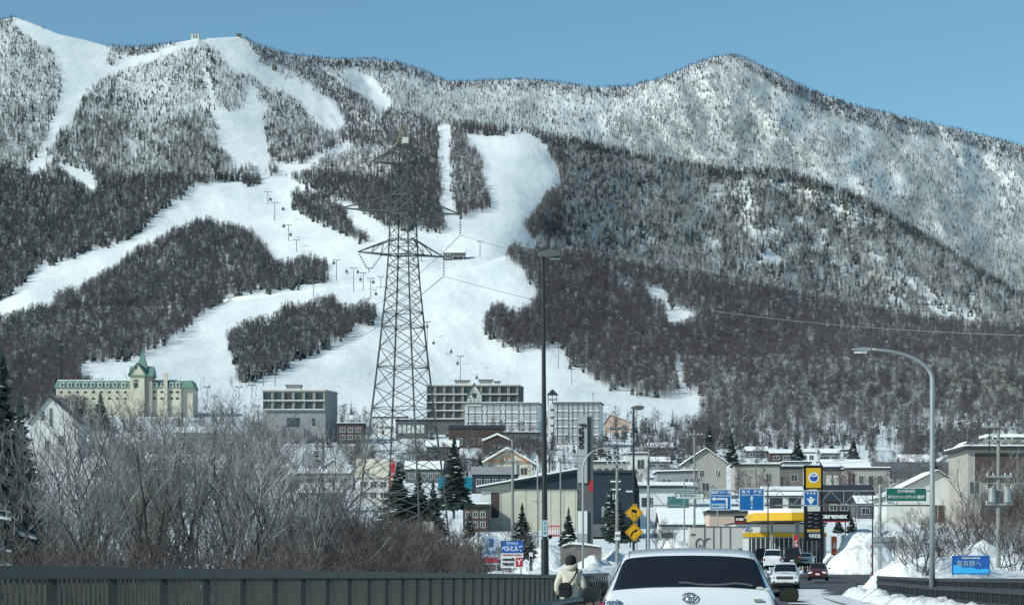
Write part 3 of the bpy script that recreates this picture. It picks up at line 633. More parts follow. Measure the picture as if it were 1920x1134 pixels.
# ---------------------------------------------------------------- buildings
def wbox(mb, x0, x1, z0, z1, y=-0.06, d=0.1): mb.box(x0, x1, y, y + d, z0, z1)
def building(name, label, px0, px1, pb, pe, dep, wall, roof='flat', rh=0, rmat='droof', wins=(), cat='building', rz=0.0, snow=True, group=None, over=0.4, Y=None, winmat='wglass', sn=0.35, wframe='white', par=0.5, ridge=0.5):
    cx = (px0 + px1) / 2
    if Y is None: Y = float(terrain_Y(np.array([cx]), np.array([float(pb)]))[0])
    c = at(cx, pb, Y); w = (px1 - px0) / F * Y; h = (pb - pe) / F * Y; rh = rh / F * Y
    root = empty(name, c, label, cat, group, rz); wm = M[wall]; hw = w / 2
    mb = MB(); ridx = -hw + w * ridge
    if roof == 'gf': mb.prism([(-hw, -5), (hw, -5), (hw, h), (ridx, h + rh), (-hw, h)], 0, dep)
    elif roof == 'gs': mb.prism([(0, -5), (dep, -5), (dep, h), (dep / 2, h + rh), (0, h)], -hw, hw, axis='x')
    elif roof == 'shed': mb.prism([(-hw, -5), (hw, -5), (hw, h + rh), (-hw, h)], 0, dep)
    else: mb.box(-hw, hw, 0, dep, -5, h)
    mb.build('wall', wm, root)
    rf = MB(); sb = MB(); t = 0.22
    if roof == 'gf':
        for (xa, sgn) in ((-hw, -1), (hw, 1)):
            dx = abs(ridx - xa); sl = rh / max(dx, .1); e = over
            p = [(xa + sgn * e, h - sl * e), (ridx, h + rh), (ridx, h + rh + t), (xa + sgn * e, h - sl * e + t)]; rf.prism(p, -over, dep + over)
            q = [(xa + sgn * e * .8, h - sl * e * .8 + t + .003), (ridx, h + rh + t + .003), (ridx, h + rh + t + sn), (xa + sgn * e * .8, h - sl * e * .8 + t + sn)]; sb.prism(q, -over * .8, dep + over * .8)
    elif roof == 'gs':
        for (ya, sgn) in ((0, -1), (dep, 1)):
            sl = rh / (dep / 2); e = over
            p = [(ya + sgn * e, h - sl * e), (dep / 2, h + rh), (dep / 2, h + rh + t), (ya + sgn * e, h - sl * e + t)]; rf.prism(p, -hw - over, hw + over, axis='x')
            q = [(ya + sgn * e * .8, h - sl * e * .8 + t + .003), (dep / 2, h + rh + t + .003), (dep / 2, h + rh + t + sn), (ya + sgn * e * .8, h - sl * e * .8 + t + sn)]; sb.prism(q, -hw - over * .8, hw + over * .8, axis='x')
    elif roof == 'shed':
        rf.prism([(-hw - over, h - rh / w * over), (hw + over, h + rh + rh / w * over), (hw + over, h + rh + rh / w * over + .3), (-hw - over, h - rh / w * over + .3)], -over, dep + over)
        sb.prism([(-hw - over * .8, h - rh / w * over * .8 + .303), (hw + over * .8, h + rh + rh / w * over * .8 + .303), (hw + over * .8, h + rh + rh / w * over * .8 + .3 + sn), (-hw - over * .8, h - rh / w * over * .8 + .3 + sn)], -over * .8, dep + over * .8)
    else:
        rf.box(-hw - over, hw + over, -over, dep + over, h, h + par); sb.box(-hw - over * .7, hw + over * .7, -over * .7, dep + over * .7, h + par + .003, h + par + sn)
    r = rf.build('roof', M[rmat], root)
    if snow: sb.build('snow_cover', M['roof_snow'], r, bevel=min(.12, sn / 3))
    for wi in wins:
        u0, v0, u1, v1 = wi[:4]; x0, x1, z0, z1 = -hw + u0 * w, -hw + u1 * w, v0 * h, v1 * h
        pm = MB(); wbox(pm, x0, x1, z0, z1, -.04, .1); pw = pm.build('window', M[wi[4] if len(wi) > 4 else winmat], root)
        if wframe and (x1 - x0) * F / Y > 4:
            fm = MB(); k = max(.07, .5 * Y / F)
            fm.box(x0 - k, x1 + k, -.09, .04, z1, z1 + k); fm.box(x0 - k, x1 + k, -.12, .04, z0 - k, z0); fm.box(x0 - k, x0, -.09, .04, z0, z1); fm.box(x1, x1 + k, -.09, .04, z0, z1); fm.box((x0 + x1) / 2 - k * .4, (x0 + x1) / 2 + k * .4, -.08, -.045, z0, z1)
            fm.build('frame', M[wframe], pw)
    root['_w'] = w; root['_h'] = h; root['_Y'] = Y
    for k in ('_w', '_h', '_Y'): pass
    return root, w, h, Y
def wgrid(nu, nv, u0=.06, u1=.94, v0=.15, v1=.9, fu=.6, fv=.55, m=None):
    out = []
    for i in range(nu):
        for j in range(nv):
            a = u0 + (u1 - u0) * (i + .5 - fu / 2) / nu; b = u0 + (u1 - u0) * (i + .5 + fu / 2) / nu
            c = v0 + (v1 - v0) * (j + .5 - fv / 2) / nv; d = v0 + (v1 - v0) * (j + .5 + fv / 2) / nv
            out.append((a, c, b, d) + ((m,) if m else ()))
    return out
def clean(root):
    for k in ('_w', '_h', '_Y'):
        if k in root: del root[k]

# castle-like hotel
def castle():
    Y = 1285.0; k = Y / F; c = at(245, 775, Y); root = empty('castle_hotel', c, 'cream castle-like hotel with verdigris mansard roofs and a tall pointed spire', 'hotel', rz=0)
    X = lambda px: (px - 245) * k; Z = lambda py: (775 - py) * k
    def mans(x0, x1, y0, y1, z0, z1, mb, ins=2.0):
        v = [(x0 - .5, y0 - .5, z0), (x1 + .5, y0 - .5, z0), (x1 + .5, y1 + .5, z0), (x0 - .5, y1 + .5, z0), (x0 + ins * .5, y0 + ins * .6, z1), (x1 - ins * .5, y0 + ins * .6, z1), (x1 - ins * .5, y1 - ins, z1), (x0 + ins * .5, y1 - ins, z1)]
        mb.add(v, [(0, 3, 2, 1), (4, 5, 6, 7), (0, 1, 5, 4), (1, 2, 6, 5), (2, 3, 7, 6), (3, 0, 4, 7)])
    MB().box(X(105), X(246), 0, 16, -15, Z(727)).build('left_wing_wall', M['cream'], root)
    MB().box(X(278), X(340), -1, 15, -15, Z(727)).box(X(340) + .05, X(361), 1, 22, -15, Z(727)).build('right_wing_wall', M['cream'], root)
    for nm, a in (('left_wing_roof', [(X(103), X(247), 0, 16)]), ('right_wing_roof', [(X(277), X(362), -1, 20)])):
        mb = MB(); mans(*a[0], Z(727), Z(713), mb); r = mb.build(nm, M['copper'], root)
        sb = MB(); x0, x1, y0, y1 = a[0]; sb.box(x0 + 1.2, x1 - 1.2, y0 + 1.5, y1 - 2.2, Z(713) + .01, Z(713) + .5); sb.build('snow_cover', M['roof_snow'], r)
    for i, px in enumerate([117, 131, 146, 160, 174, 188, 202, 216, 232, 292, 306, 322, 334]):
        y0 = -.6 if px < 250 else -1.6
        mb = MB(); mb.prism([(X(px) - 1.3, Z(725.5)), (X(px) + 1.3, Z(725.5)), (X(px) + 1.3, Z(719)), (X(px) + .7, Z(716.6)), (X(px) - .7, Z(716.6)), (X(px) - 1.3, Z(719))], y0, y0 + 2.4)
        d = mb.build('dormer', M['offw'], root); MB().prism([(X(px) - .7, Z(724)), (X(px) + .7, Z(724)), (X(px) + .7, Z(719.5)), (X(px), Z(718)), (X(px) - .7, Z(719.5))], y0 - .08, y0 + .1).build('pane', M['wglass'], d)
    for px in list(range(115, 245, 15)) + [290, 304, 322, 333]:
        for py in (733, 745):
            y0 = 0 if px < 250 else -1; MB().box(X(px) - .9, X(px) + .9, y0 - .06, y0 + .1, Z(py + 4), Z(py)).build('window', M['wglass'], root)
    # tower: gable faces the sunlit front, roof sweeps up to the spire
    x0, x1 = X(246), X(273); MB().prism([(x0, -15), (x1, -15), (x1, Z(702)), ((x0 + x1) / 2, Z(683)), (x0, Z(702))], -4, 9).build('tower_wall', M['cream'], root)
    cx = (x0 + x1) / 2; mb = MB()
    for s in (-1, 1):
        e = (x1 - x0) / 2 + 1.1; zz = Z(705)
        mb.prism([(cx + s * e, zz), (cx, Z(682)), (cx, Z(680)), (cx + s * e, zz + .7)], -4.8, 9.5)
    # side gables
    mb.prism([(-5, Z(706)), (10, Z(706)), (2.5, Z(686))], x0 - 1.0, x1 + 5.0, axis='x')
    base = [(x0 + .5, -1.5), (x1 + 1.5, -1.5), (x1 + 1.5, 7), (x0 + .5, 7)]; apex = (cx + 2.2, 2.5, Z(651))
    mid = [(cx + 2 + (p[0] - cx - 1) * .52, 2.5 + (p[1] - 2.5) * .52, Z(683)) for p in base]
    mb.add([(p[0], p[1], Z(697)) for p in base] + mid + [apex], [(0, 1, 5, 4), (1, 2, 6, 5), (2, 3, 7, 6), (3, 0, 4, 7), (4, 5, 8), (5, 6, 8), (6, 7, 8), (7, 4, 8), (3, 2, 1, 0)])
    mb.build('spire', M['copper'], root)
    MB().box(x1 + .05, x1 + 4.4, -2.5, 8, -15, Z(705)).build('shaded_side_wall', M['beige'], root)  # right side of the tower, its shade painted in as darker beige
    for (a, b, c2, d2) in ((256, 688, 259, 693), (252, 713, 262, 716), (253, 718, 261, 728)):
        MB().box(X(a), X(c2), -4.07, -3.9, Z(d2), Z(b)).build('window', M['wglass'], root)
    MB().box(X(308), X(315), -2.4, -.9, -8, Z(701)).box(X(307), X(316), -2.6, -.7, Z(703), Z(699)).build('chimney', M['cream'], root)
castle()

def slab_hotel(label, px0, px1, pb, pt, side, floors, bands_from, pent, Y=None, group=None, dep=14.0, wallm='dgrey'):
    """concrete hotel block with balcony bands; side = px of its shaded end wall"""
    Y = Y or float(terrain_Y(np.array([(px0 + px1) / 2]), np.array([float(pb)]))[0]); k = Y / F
    c = at(px0, pb, Y); root = empty('hotel', c, label, 'hotel', group); X = lambda px: (px - px0) * k; Z = lambda py: (pb - py) * k
    w = X(px1); MB().prism([(0, 0), (w, 0), (w + side * k, dep), (side * k, dep)], -10, Z(pt), axis='z').build('wall', M[wallm], root)
    r = MB().prism([(-.4, -.6), (w + .3, -.6), (w + side * k + .3, dep + .4), (side * k - .4, dep + .4)], Z(pt), Z(pt) + .7, axis='z').build('roof', M['beige'], root)
    MB().prism([(0, -.3), (w, -.3), (w + side * k, dep), (side * k, dep)], Z(pt) + .703, Z(pt) + 1.0, axis='z').build('snow_cover', M['roof_snow'], r)
    fh = (Z(pt) - Z(bands_from)) / floors
    for i in range(floors):
        z = Z(bands_from) + i * fh
        MB().box(.1, w - .1, -1.3, -.003, z - .2, z + .35).build('balcony', M['offw'] if True else None, root)
        n = max(4, int(w / 4.2)); bay = w / n
        for j in range(n):
            a = j * bay
            MB().box(a + .5, a + bay - 1.0, -.05, .1, z + .6, z + fh - .55).build('window', M['wglass'], root)
        fm = MB()
        for j in range(n + 1): fm.box(max(.05, j * bay - .18), min(w - .05, j * bay + .22), -.9, -.004, z + .352, z + fh - .22)
        for j in range(n): fm.box(j * bay + bay - .95, j * bay + bay - .45, -.12, -.004, z + .4, z + fh - .5)
        fm.build('partition', M['beige'], root)
    for (a, b, t, bt) in pent:
        MB().box(X(a), X(b), 3, 9, Z(bt) + .7, Z(t)).build('roof_house', M['offw'], root)
        pm = MB(); 
        for q in range(int((b - a) / 4)): pm.box(X(a) + (q * 4 + 1.0) * k, X(a) + (q * 4 + 3.4) * k, 2.9, 3.0, Z(bt) + 1.2, Z(t) - .5)
        pm.build('louvre', M['dgrey'], root)
        MB().box(X(a) - .4, X(b) + .4, 2.6, 9.4, Z(t), Z(t) + .4).build('cap', M['droof'], root)
    return root, X, Z, k
root, X, Z, k = slab_hotel('grey four-sided hotel block with balconies and a roof house, left of the lattice pylon', 493, 610, 830, 734, 18, 2, 768, [(535, 563, 722, 732)], wallm='grey')
for (a, b, c2, d2) in ((538, 562, 783, 800), (585, 591, 784, 798)): MB().box(X(a), X(b), -.06, .1, Z(d2), Z(c2)).build('window', M['wglass'], root)
MB().box(X(520), X(572), -5, -.01, -8, Z(803)).build('porch', M['grey'], root)
slab_hotel('large grey hotel slab with four rows of balconies right of the pylon', 800, 972, 815, 724, 10, 4, 785, [(853, 880, 713, 722), (898, 924, 712, 722), (928, 937, 715, 722)])

def timber_hotel(label, px0, px1, pb, pt, side, nb, nf, dormer=None, Y=None):
    Y = Y or float(terrain_Y(np.array([(px0 + px1) / 2]), np.array([float(pb)]))[0]); k = Y / F; dep = 13.0
    c = at(px0, pb, Y); root = empty('timbered_hotel', c, label, 'hotel'); X = lambda px: (px - px0) * k; Z = lambda py: (pb - py) * k; w = X(px1)
    MB().prism([(0, 0), (w, 0), (w + side * k, dep), (side * k, dep)], -10, Z(pt), axis='z').build('wall', M['white'], root)
    r = MB().prism([(-.7, -1), (w + .5, -1), (w + side * k + .6, dep), (side * k, dep)], Z(pt), Z(pt) + .55, axis='z').build('roof', M['dgrey'], root)
    MB().prism([(-.2, -.5), (w, -.5), (w + side * k, dep - .6), (side * k + .4, dep - .6)], Z(pt) + .553, Z(pt) + .85, axis='z').build('snow_cover', M['roof_snow'], r)
    tb = MB(); bay = w / nb; fh = (Z(pt) - Z(pb - 10)) / nf; tw = .15
    for j in range(nf):
        z0 = Z(pb - 10) + j * fh
        tb.box(0, w, -.12, -.002, z0 - tw / 2, z0 + tw / 2)
        MB().box(.3, w - .3, -.5, -.13, z0 - .25, z0 - .05).build('balcony', M['offw'], root)
        for i in range(nb):
            a = i * bay; m1, m2 = a + bay * .24, a + bay * .96
            tb.box(a, a + tw, -.1, -.002, z0 + tw, z0 + fh - tw); tb.box(m1 - tw, m1, -.1, -.002, z0 + tw, z0 + fh - tw)
            for (p, q) in (((a + tw, z0 + .3), (m1 - tw, z0 + fh - .3)), ((m1 - tw, z0 + .3), (a + tw, z0 + fh - .3))): tb.bar((p[0], -.07, p[1]), (q[0], -.07, q[1]), .10)
            MB().box(m1 + .25, m2 - .1, -.06, .06, z0 + fh * .34, z0 + fh * .74).build('window', M['lgrey'], root)
            mm_ = (m1 + m2) / 2
            for q in (m1 + .15, mm_ - .3, mm_ + .3, m2): tb.box(q - .08, q + .08, -.1, -.063, z0 + tw, z0 + fh - tw)
            tb.box(m1, m2, -.1, -.063, z0 + fh * .84, z0 + fh * .88); tb.box(m1, m2, -.1, -.063, z0 + fh * .24, z0 + fh * .28)
    tb.build('timber_frame', M['droof'], root)
    if dormer:
        a, b, zp, ze = dormer; x0, x1, cx = X(a), X(b), X((a + b) / 2)
        MB().prism([(x0, Z(pt) - 1), (x1, Z(pt) - 1), (x1, Z(ze)), (cx, Z(zp)), (x0, Z(ze))], -.6, 6).build('dormer', M['offw'], root)
        rf = MB()
        for s, xe in ((-1, x0), (1, x1)): rf.prism([(xe + s * .6, Z(ze) - 1.0), (cx, Z(zp)), (cx, Z(zp) + .7), (xe + s * .6, Z(ze) - .2)], -1.1, 6.2)
        rf.build('dormer_roof', M['droof'], root)
        cl = MB(); R = 1.25; cz = Z(741); cl.prism([(cx + R * math.cos(t), cz + R * math.sin(t)) for t in np.linspace(0, 2 * math.pi, 15)[:-1]], -.72, -.61); cl.build('round_window', M['wglass'], root)
        tf = MB()
        for z in (Z(751), Z(746.5)): tf.box(x0 + .1, x1 - .1, -.7, -.605, z - .1, z + .1)
        for q in (.25, .5, .75): tf.box(x0 + (x1 - x0) * q - .1, x0 + (x1 - x0) * q + .1, -.68, -.606, Z(pt), Z(747))
        tf.bar((x0 + .4, -.66, Z(746)), (cx, -.66, Z(731)), .18); tf.bar((x1 - .4, -.66, Z(746)), (cx, -.66, Z(731)), .18)
        tf.build('dormer_timber', M['dgrey'], root)
timber_hotel('white half-timbered hotel wing with a steep gabled dormer, left of the tall black lamp post', 870, 1008, 818, 757, 9, 4, 3, dormer=(876, 903, 720, 742))
timber_hotel('white half-timbered hotel wing on the right of the tall black lamp post', 1038, 1124, 840, 756, 9, 3, 5)
def belfry():
    Y = 1010.0; k = Y / F; c = at(1036, 840, Y); root = empty('bell_tower', c, 'slim white hotel tower with a dark pyramid roof, partly behind the tall black lamp post', 'tower')
    Z = lambda py: (840 - py) * k; h = 4.2 * 0.5
    MB().box(-h, h, -1, 3.2, -8, Z(758)).build('shaft', M['offw'], root)
    b = MB()
    for sx_ in (-h + .15, -.1, h - .15):
        for sy_ in (-.85, 3.05): b.box(sx_ - .13, sx_ + .13, sy_ - .13, sy_ + .13, Z(758), Z(740))
    b.box(-h, h, -1, 3.2, Z(749), Z(748)); b.build('belfry_frame', M['dgrey'], root)
    MB().add([(-h - .5, -1.5, Z(740)), (h + .5, -1.5, Z(740)), (h + .5, 3.7, Z(740)), (-h - .5, 3.7, Z(740)), (0, 1.1, Z(728.5))], [(3, 2, 1, 0), (0, 1, 4), (1, 2, 4), (2, 3, 4), (3, 0, 4)]).build('roof', M['droof'], root)
    for py in (767, 781, 796, 811): MB().box(-.9, .6, -1.06, -.9, Z(py + 3.5), Z(py)).build('window', M['wglass'], root)
belfry()

BL = [
 # name, label, px0, px1, pbase, peave, depth, wall, kwargs
 ('white_house', 'tall white gabled house at the far left behind bare trees', 57, 146, 880, 790, 16, 'offw', dict(roof='gf', rh=46, rmat='droof', snow=False, over=.8, ridge=.40, wins=[(.22, 1.02, .30, 1.22), (.40, .90, .47, 1.28), (.6, .5, .7, .7), (.3, .4, .4, .6)])),
 ('house', 'salmon house with a snow rimmed gable roof right of the timbered hotel', 1134, 1182, 812, 792, 12, 'salmon', dict(roof='gf', rh=15, ridge=.2, wins=[(.2, .3, .35, .6), (.5, .3, .65, .6)])),
 ('lodge', 'low dark lodge with a long curved roof in front of the grey hotel slab', 842, 945, 840, 803, 12, 'brown', dict(roof='gs', rh=7, snow=False, wins=wgrid(4, 1, v0=.1, v1=.6))),
 ('annex', 'small dark annex under the left timbered hotel wing', 945, 1012, 845, 812, 9, 'dgrey', dict(roof='flat', wins=wgrid(3, 1))),
 ('house', 'snow domed low house left of centre below the timbered hotel', 905, 960, 852, 828, 8, 'brown', dict(roof='gf', rh=12, sn=.8, wins=[(.3, .2, .45, .7), (.6, .2, .75, .7)])),
 ('shop', 'white fronted shop with dark letters on its wall behind the legs of the pylon', 697, 762, 818, 783, 12, 'white', dict(roof='flat', sn=1.0, wframe=None, wins=[(.3, .12, .36, .3)])),
 ('shop', 'flat roofed glass fronted shop right behind the pylon', 742, 800, 822, 788, 12, 'dgrey', dict(roof='flat', wins=wgrid(6, 1, m='offw') )),
 ('house', 'brown house among trees between the grey hotel and the pylon', 632, 682, 832, 795, 12, 'brown', dict(roof='flat', wins=wgrid(3, 2))),
 ('guesthouse', 'cream walled guesthouse with a cream hipped roof behind the left leg of the pylon', 668, 732, 945, 893, 12, 'offw', dict(roof='gs', rh=34, rmat='cream', snow=False, wins=wgrid(3, 2, m='wglass'))),
 ('storehouse', 'storehouse with a bright teal roof right of the pylon', 824, 882, 952, 918, 10, 'offw', dict(roof='gs', rh=24, rmat='teal', snow=False, wins=[(.3, .3, .6, .7)])),
 ('ski_shop', 'gabled ski shop with a white rimmed roof and orange trusses', 905, 998, 900, 868, 14, 'cream', dict(roof='gf', rh=27, rmat='offw', over=1.6, sn=.5, wins=wgrid(4, 1, m='brown'))),
 ('long_house', 'long blue grey roofed house left of the ski shop', 885, 972, 925, 888, 10, 'navy', dict(roof='gs', rh=14, rmat='grey', snow=False, wins=wgrid(5, 1))),
 ('hall', 'pale yellow hall under a long rising snowy shed roof', 902, 1088, 1000, 915, 22, 'palecream', dict(roof='shed', rh=33, rmat='navy', over=1.2, sn=.35, Y=440, wins=[])),
 ('hut', 'dark timber hut with a snowy porch left of the pale hall', 868, 915, 1000, 950, 10, 'brown', dict(roof='flat', Y=430, wins=wgrid(3, 2))),
 ('showroom', 'dark navy showroom block behind the tall grey sign tower', 1108, 1190, 1010, 886, 18, 'navy', dict(roof='flat', Y=400, snow=False, wframe='white', wins=[(.26, .34, .32, .48)])),
 ('low_block', 'beige flat block above the navy showroom', 1098, 1176, 900, 868, 12, 'beige', dict(roof='flat', wins=wgrid(5, 1))),
 ('white_block', 'small white block with one dark window left of the grey shop', 1172, 1214, 900, 852, 10, 'offw', dict(roof='flat', wins=[(.55, .45, .85, .8)])),
 ('grey_shop', 'grey shop with paired windows over a snowy canopy', 1232, 1306, 950, 886, 12, 'grey', dict(roof='shed', rh=2, wins=[(.12, .62, .22, .82), (.24, .62, .34, .82, 'wglass'), (.68, .62, .79, .84), (.84, .62, .92, .84)])),
 ('corner_shop', 'white corner shop with a teal shutter front', 1192, 1300, 985, 915, 12, 'white', dict(roof='flat', sn=.8, over=.9, wframe=None, wins=[(.55, .25, .92, .78, 'gteal'), (.1, .5, .3, .75)])),
 ('gable_house', 'pale gabled house with snow on its left roof slope, above the white corner shop', 1284, 1362, 935, 868, 14, 'beige', dict(roof='gf', rh=26, ridge=.5, over=.7, wins=[(.12, .98, .26, 1.18), (.36, .62, .46, .8), (.75, .62, .85, .8), (.42, .2, .58, .45)])),
 ('flat_house', 'beige flat roofed house behind the blue overhead signs', 1378, 1462, 925, 873, 12, 'beige', dict(roof='flat', wins=[(.05, .5, .1, .8), (.7, .45, .8, .7)])),
 ('stone_house', 'stone fronted house with dark awnings left of the yellow sign tower', 1430, 1506, 918, 877, 12, 'stone', dict(roof='flat', wins=[(.05, .15, .3, .6), (.45, .15, .5, .6), (.7, .4, .85, .7)])),
 ('stone_house', 'long stone house right of the yellow sign tower', 1544, 1592, 922, 880, 12, 'stone', dict(roof='gs', rh=6, snow=False, wins=wgrid(3, 1, m='offw'))),
 ('terrace_house', 'terrace with brick red bays at the right of the stone house', 1588, 1668, 925, 880, 12, 'beige', dict(roof='flat', wins=[(.02, .2, .2, .85, 'brick'), (.28, .4, .38, .75), (.5, .4, .62, .75), (.72, .4, .82, .75)])),
 ('white_hall', 'low snow roofed hall with dark arches behind the overhead gantry', 1434, 1508, 958, 930, 12, 'offw', dict(roof='gs', rh=12, sn=.9, wframe=None, wins=[(.12, .2, .45, .9, 'droof'), (.6, .2, .92, .9, 'droof')])),
 ('dark_roof_house', 'house with a broad dark roof above the black name board', 1546, 1642, 965, 938, 16, 'brown', dict(roof='gs', rh=30, rmat='droof', snow=False, wins=wgrid(4, 1))),
 ('snow_roof_house', 'long house with a bright snowy roof high behind the yellow sign tower', 1546, 1632, 895, 878, 14, 'grey', dict(roof='gs', rh=14, sn=.8, wins=wgrid(6, 1))),
 ('hill_house', 'small white hill house nearest above the yellow sign tower', 1500, 1530, 868, 848, 9, 'white', dict(roof='gs', rh=6, wins=wgrid(2, 1))),
 ('hill_house', 'small grey hill house with a white door right of the yellow sign tower', 1540, 1575, 866, 850, 9, 'grey', dict(roof='gs', rh=8, wins=wgrid(2, 1))),
 ('hill_house', 'tiny white block standing alone on the hill above the dark roof', 1578, 1602, 862, 845, 8, 'white', dict(roof='flat', wins=wgrid(2, 1))),
 ('hill_house', 'dark hill house under trees left of the yellow sign tower', 1444, 1486, 866, 850, 10, 'brown', dict(roof='gs', rh=7, wins=wgrid(2, 1))),
 ('hill_house', 'snow roofed low hill house at the edge of the white field', 1400, 1440, 858, 846, 8, 'dgrey', dict(roof='gs', rh=6, sn=.8, wins=wgrid(2, 1))),
 ('gable_house', 'cream gabled house behind the right street lamp', 1662, 1828, 985, 930, 16, 'offw', dict(roof='gf', rh=47, ridge=.575, over=1.0, rmat='broof', sn=.2, wins=[(.72, .45, .80, .68), (.82, .45, .88, .68), (.5, .1, .66, .7, 'brown')], Y=470)),
 ('roofed_house', 'blue grey roofed house with off white dormer windows above the cream gable', 1648, 1790, 905, 893, 12, 'grey', dict(roof='gs', rh=28, rmat='dgrey', snow=False, wins=wgrid(6, 1, m='offw'))),  # windows are plain off white panes
 ('tall_house', 'pale tall house with a steep dark verge left of the brick building', 1752, 1816, 895, 872, 12, 'offw', dict(roof='gf', rh=42, ridge=.95, wins=[(.3, .5, .5, .8)])),
 ('brick_building', 'beige building with brick red bands and a flat snow rimmed roof at the right edge', 1815, 1990, 985, 843, 20, 'beige', dict(roof='flat', Y=450, over=1.2, par=.7, wframe='offw', wins=[(.07, .56, .98, .96, 'brick'), (.14, .05, .98, .44, 'brick'), (.02, .42, .12, .58), (.2, .42, .34, .56), (.5, .42, .64, .56)])),
 ('long_roof_house', 'long house with a straight snowy roof at the upper right edge', 1850, 2000, 850, 822, 14, 'beige', dict(roof='flat', sn=1.4, wins=wgrid(8, 1))),
 ('garden_wall_house', 'low pale house in the snow field below the forest on the right', 1724, 1790, 835, 817, 8, 'beige', dict(roof='flat', wins=wgrid(4, 1))),
 ('snow_roof_house', 'small house with a thick snow roof in front of the garden wall house', 1690, 1750, 880, 868, 9, 'grey', dict(roof='gs', rh=13, sn=.8, wins=wgrid(3, 1))),
 ('cottage', 'white cottage with a deep snow roof behind the white container', 1240, 1318, 1018, 985, 10, 'white', dict(roof='gs', rh=24, sn=.7, Y=330, wins=[(.0, .3, .3, .6, 'dgrey'), (.75, .2, .9, .7)])),
 ('kiosk', 'pinkish low block right of the white container lot', 1330, 1408, 1010, 962, 10, 'salmon', dict(roof='flat', Y=345, wins=[(.2, .2, .4, .5), (.6, .5, .9, .8)])),
 ('village_house', 'pale village house seen through the frosted trees at the left', 268, 420, 905, 868, 10, 'offw', dict(roof='gs', rh=14, sn=.5, wins=wgrid(8, 1))),
 ('village_house', 'dark brown village house with a tan end wall behind the frosted trees', 222, 335, 960, 885, 12, 'brown', dict(roof='flat', wins=[(.02, .35, .35, .9, 'beige')] + wgrid(3, 2, u0=.4))),
 ('village_house', 'long white village house with a small roof gable left of the pylon', 400, 548, 912, 878, 10, 'offw', dict(roof='gs', rh=8, wins=wgrid(7, 1))),
 ('village_house', 'low grey village house deep behind the shrubs below the grey hotel', 540, 662, 918, 888, 10, 'grey', dict(roof='gs', rh=8, wins=wgrid(5, 1))),
 ('village_house', 'small white village house with a steep roof under the castle hotel', 152, 214, 905, 868, 10, 'white', dict(roof='gf', rh=20, wins=[(.3, .3, .45, .6), (.6, .3, .75, .6)])),
 ('brown_house', 'dark two storey house tucked under the big spruce beside the teal roof', 884, 925, 885, 862, 9, 'brown', dict(roof='flat', wins=wgrid(2, 1))),
 ('village_house', 'grey village house with a deep snow roof low between the willows and the guesthouse', 560, 640, 960, 925, 10, 'grey', dict(roof='gs', rh=14, sn=.8, wins=wgrid(4, 1))),
 ('village_house', 'pale house with a snowy gable just left of the guesthouse', 600, 650, 905, 880, 10, 'offw', dict(roof='gf', rh=16, sn=.7, wins=wgrid(2, 1))),
 ('village_house', 'dark long house roofed with snow behind the spruce clump right of the pylon', 760, 830, 905, 880, 10, 'dgrey', dict(roof='gs', rh=12, sn=.8, wins=wgrid(5, 1))),
 ('village_house', 'brown house with a snowy roof above the teal roofed storehouse', 800, 860, 862, 838, 10, 'brown', dict(roof='gs', rh=10, sn=.8, wins=wgrid(3, 1))),
 ('village_house', 'grey house at the foot of the castle hotel hill', 330, 400, 835, 812, 10, 'grey', dict(roof='gs', rh=10, sn=.6, wins=wgrid(4, 1))),
 ('village_house', 'dark house above the grey shop, under the brown trees', 1216, 1262, 862, 840, 10, 'dgrey', dict(roof='gs', rh=8, sn=.7, wins=wgrid(3, 1))),
 ('village_house', 'light grey two storey house above the stone house', 1470, 1520, 885, 868, 10, 'lgrey', dict(roof='flat', wins=wgrid(4, 1))),
 ('village_house', 'small dark house with white eaves beside the cream gable', 1608, 1662, 972, 945, 10, 'dgrey', dict(roof='gs', rh=14, sn=.3, wins=wgrid(2, 1))),
 ('shed', 'low dark shed in front of the white snow roofed hall', 1395, 1432, 955, 938, 8, 'brown', dict(roof='flat', sn=.6, wins=wgrid(2, 1))),
 ('back_house', 'plain house with a snowy roof behind the village street right of the gable house', 1192, 1256, 880, 866, 10, 'grey', dict(roof='gs', rh=9, wins=wgrid(3, 1))),
]
BR = {}
for nm, lb, a, b, c2, d2, dep, wl, kw in BL:
    r_, w_, h_, Y_ = building(nm, lb, a, b, c2, d2, dep, wl, **kw); clean(r_); BR[lb] = (r_, w_, h_, Y_)
def bf(s): return next(v for k_, v in BR.items() if s in k_)
# details on some of them
r_, w_, h_, Y_ = bf('dark letters'); text('lettering', 'Furano', 2.6, M['black'], (-w_ * .12, -.1, h_ * .5), r_, width=w_ * .5, bold=.03)
r_, w_, h_, Y_ = bf('orange trusses')
mb = MB(); rhh = 27 / F * Y_
for s in (-1, 1): mb.bar((s * w_ * .46, -.5, h_ + .2), (0, -.5, h_ + rhh * .93), .5); mb.bar((s * w_ * .22, -.5, h_ + .2), (0, -.5, h_ + rhh * .5), .35)
mb.bar((-w_ * .4, -.5, h_ + rhh * .12), (w_ * .4, -.5, h_ + rhh * .12), .4); mb.build('truss', mat('orange_timber', (.45, .17, .09), .7), r_)
r_, w_, h_, Y_ = bf('pale yellow hall')
rh_ = 33 / F * Y_
MB().prism([(-w_ / 2 + w_ * .30, h_ + rh_ * .30 - .1), (w_ / 2, h_ + rh_ - .1), (w_ / 2, h_ - .2), (-w_ / 2 + w_ * .30, h_ - .2)], -.25, -.01).build('upper_panel', M['navy'], r_)
MB().box(-w_ * .5, -w_ * .40, -.2, -.01, h_ * .3, h_ * .95).build('pillar', M['offw'], r_); MB().box(-w_ * .40, -w_ * .32, -.12, -.01, h_ * .35, h_ * .9).build('entrance', M['brown'], r_)
jm = MB()
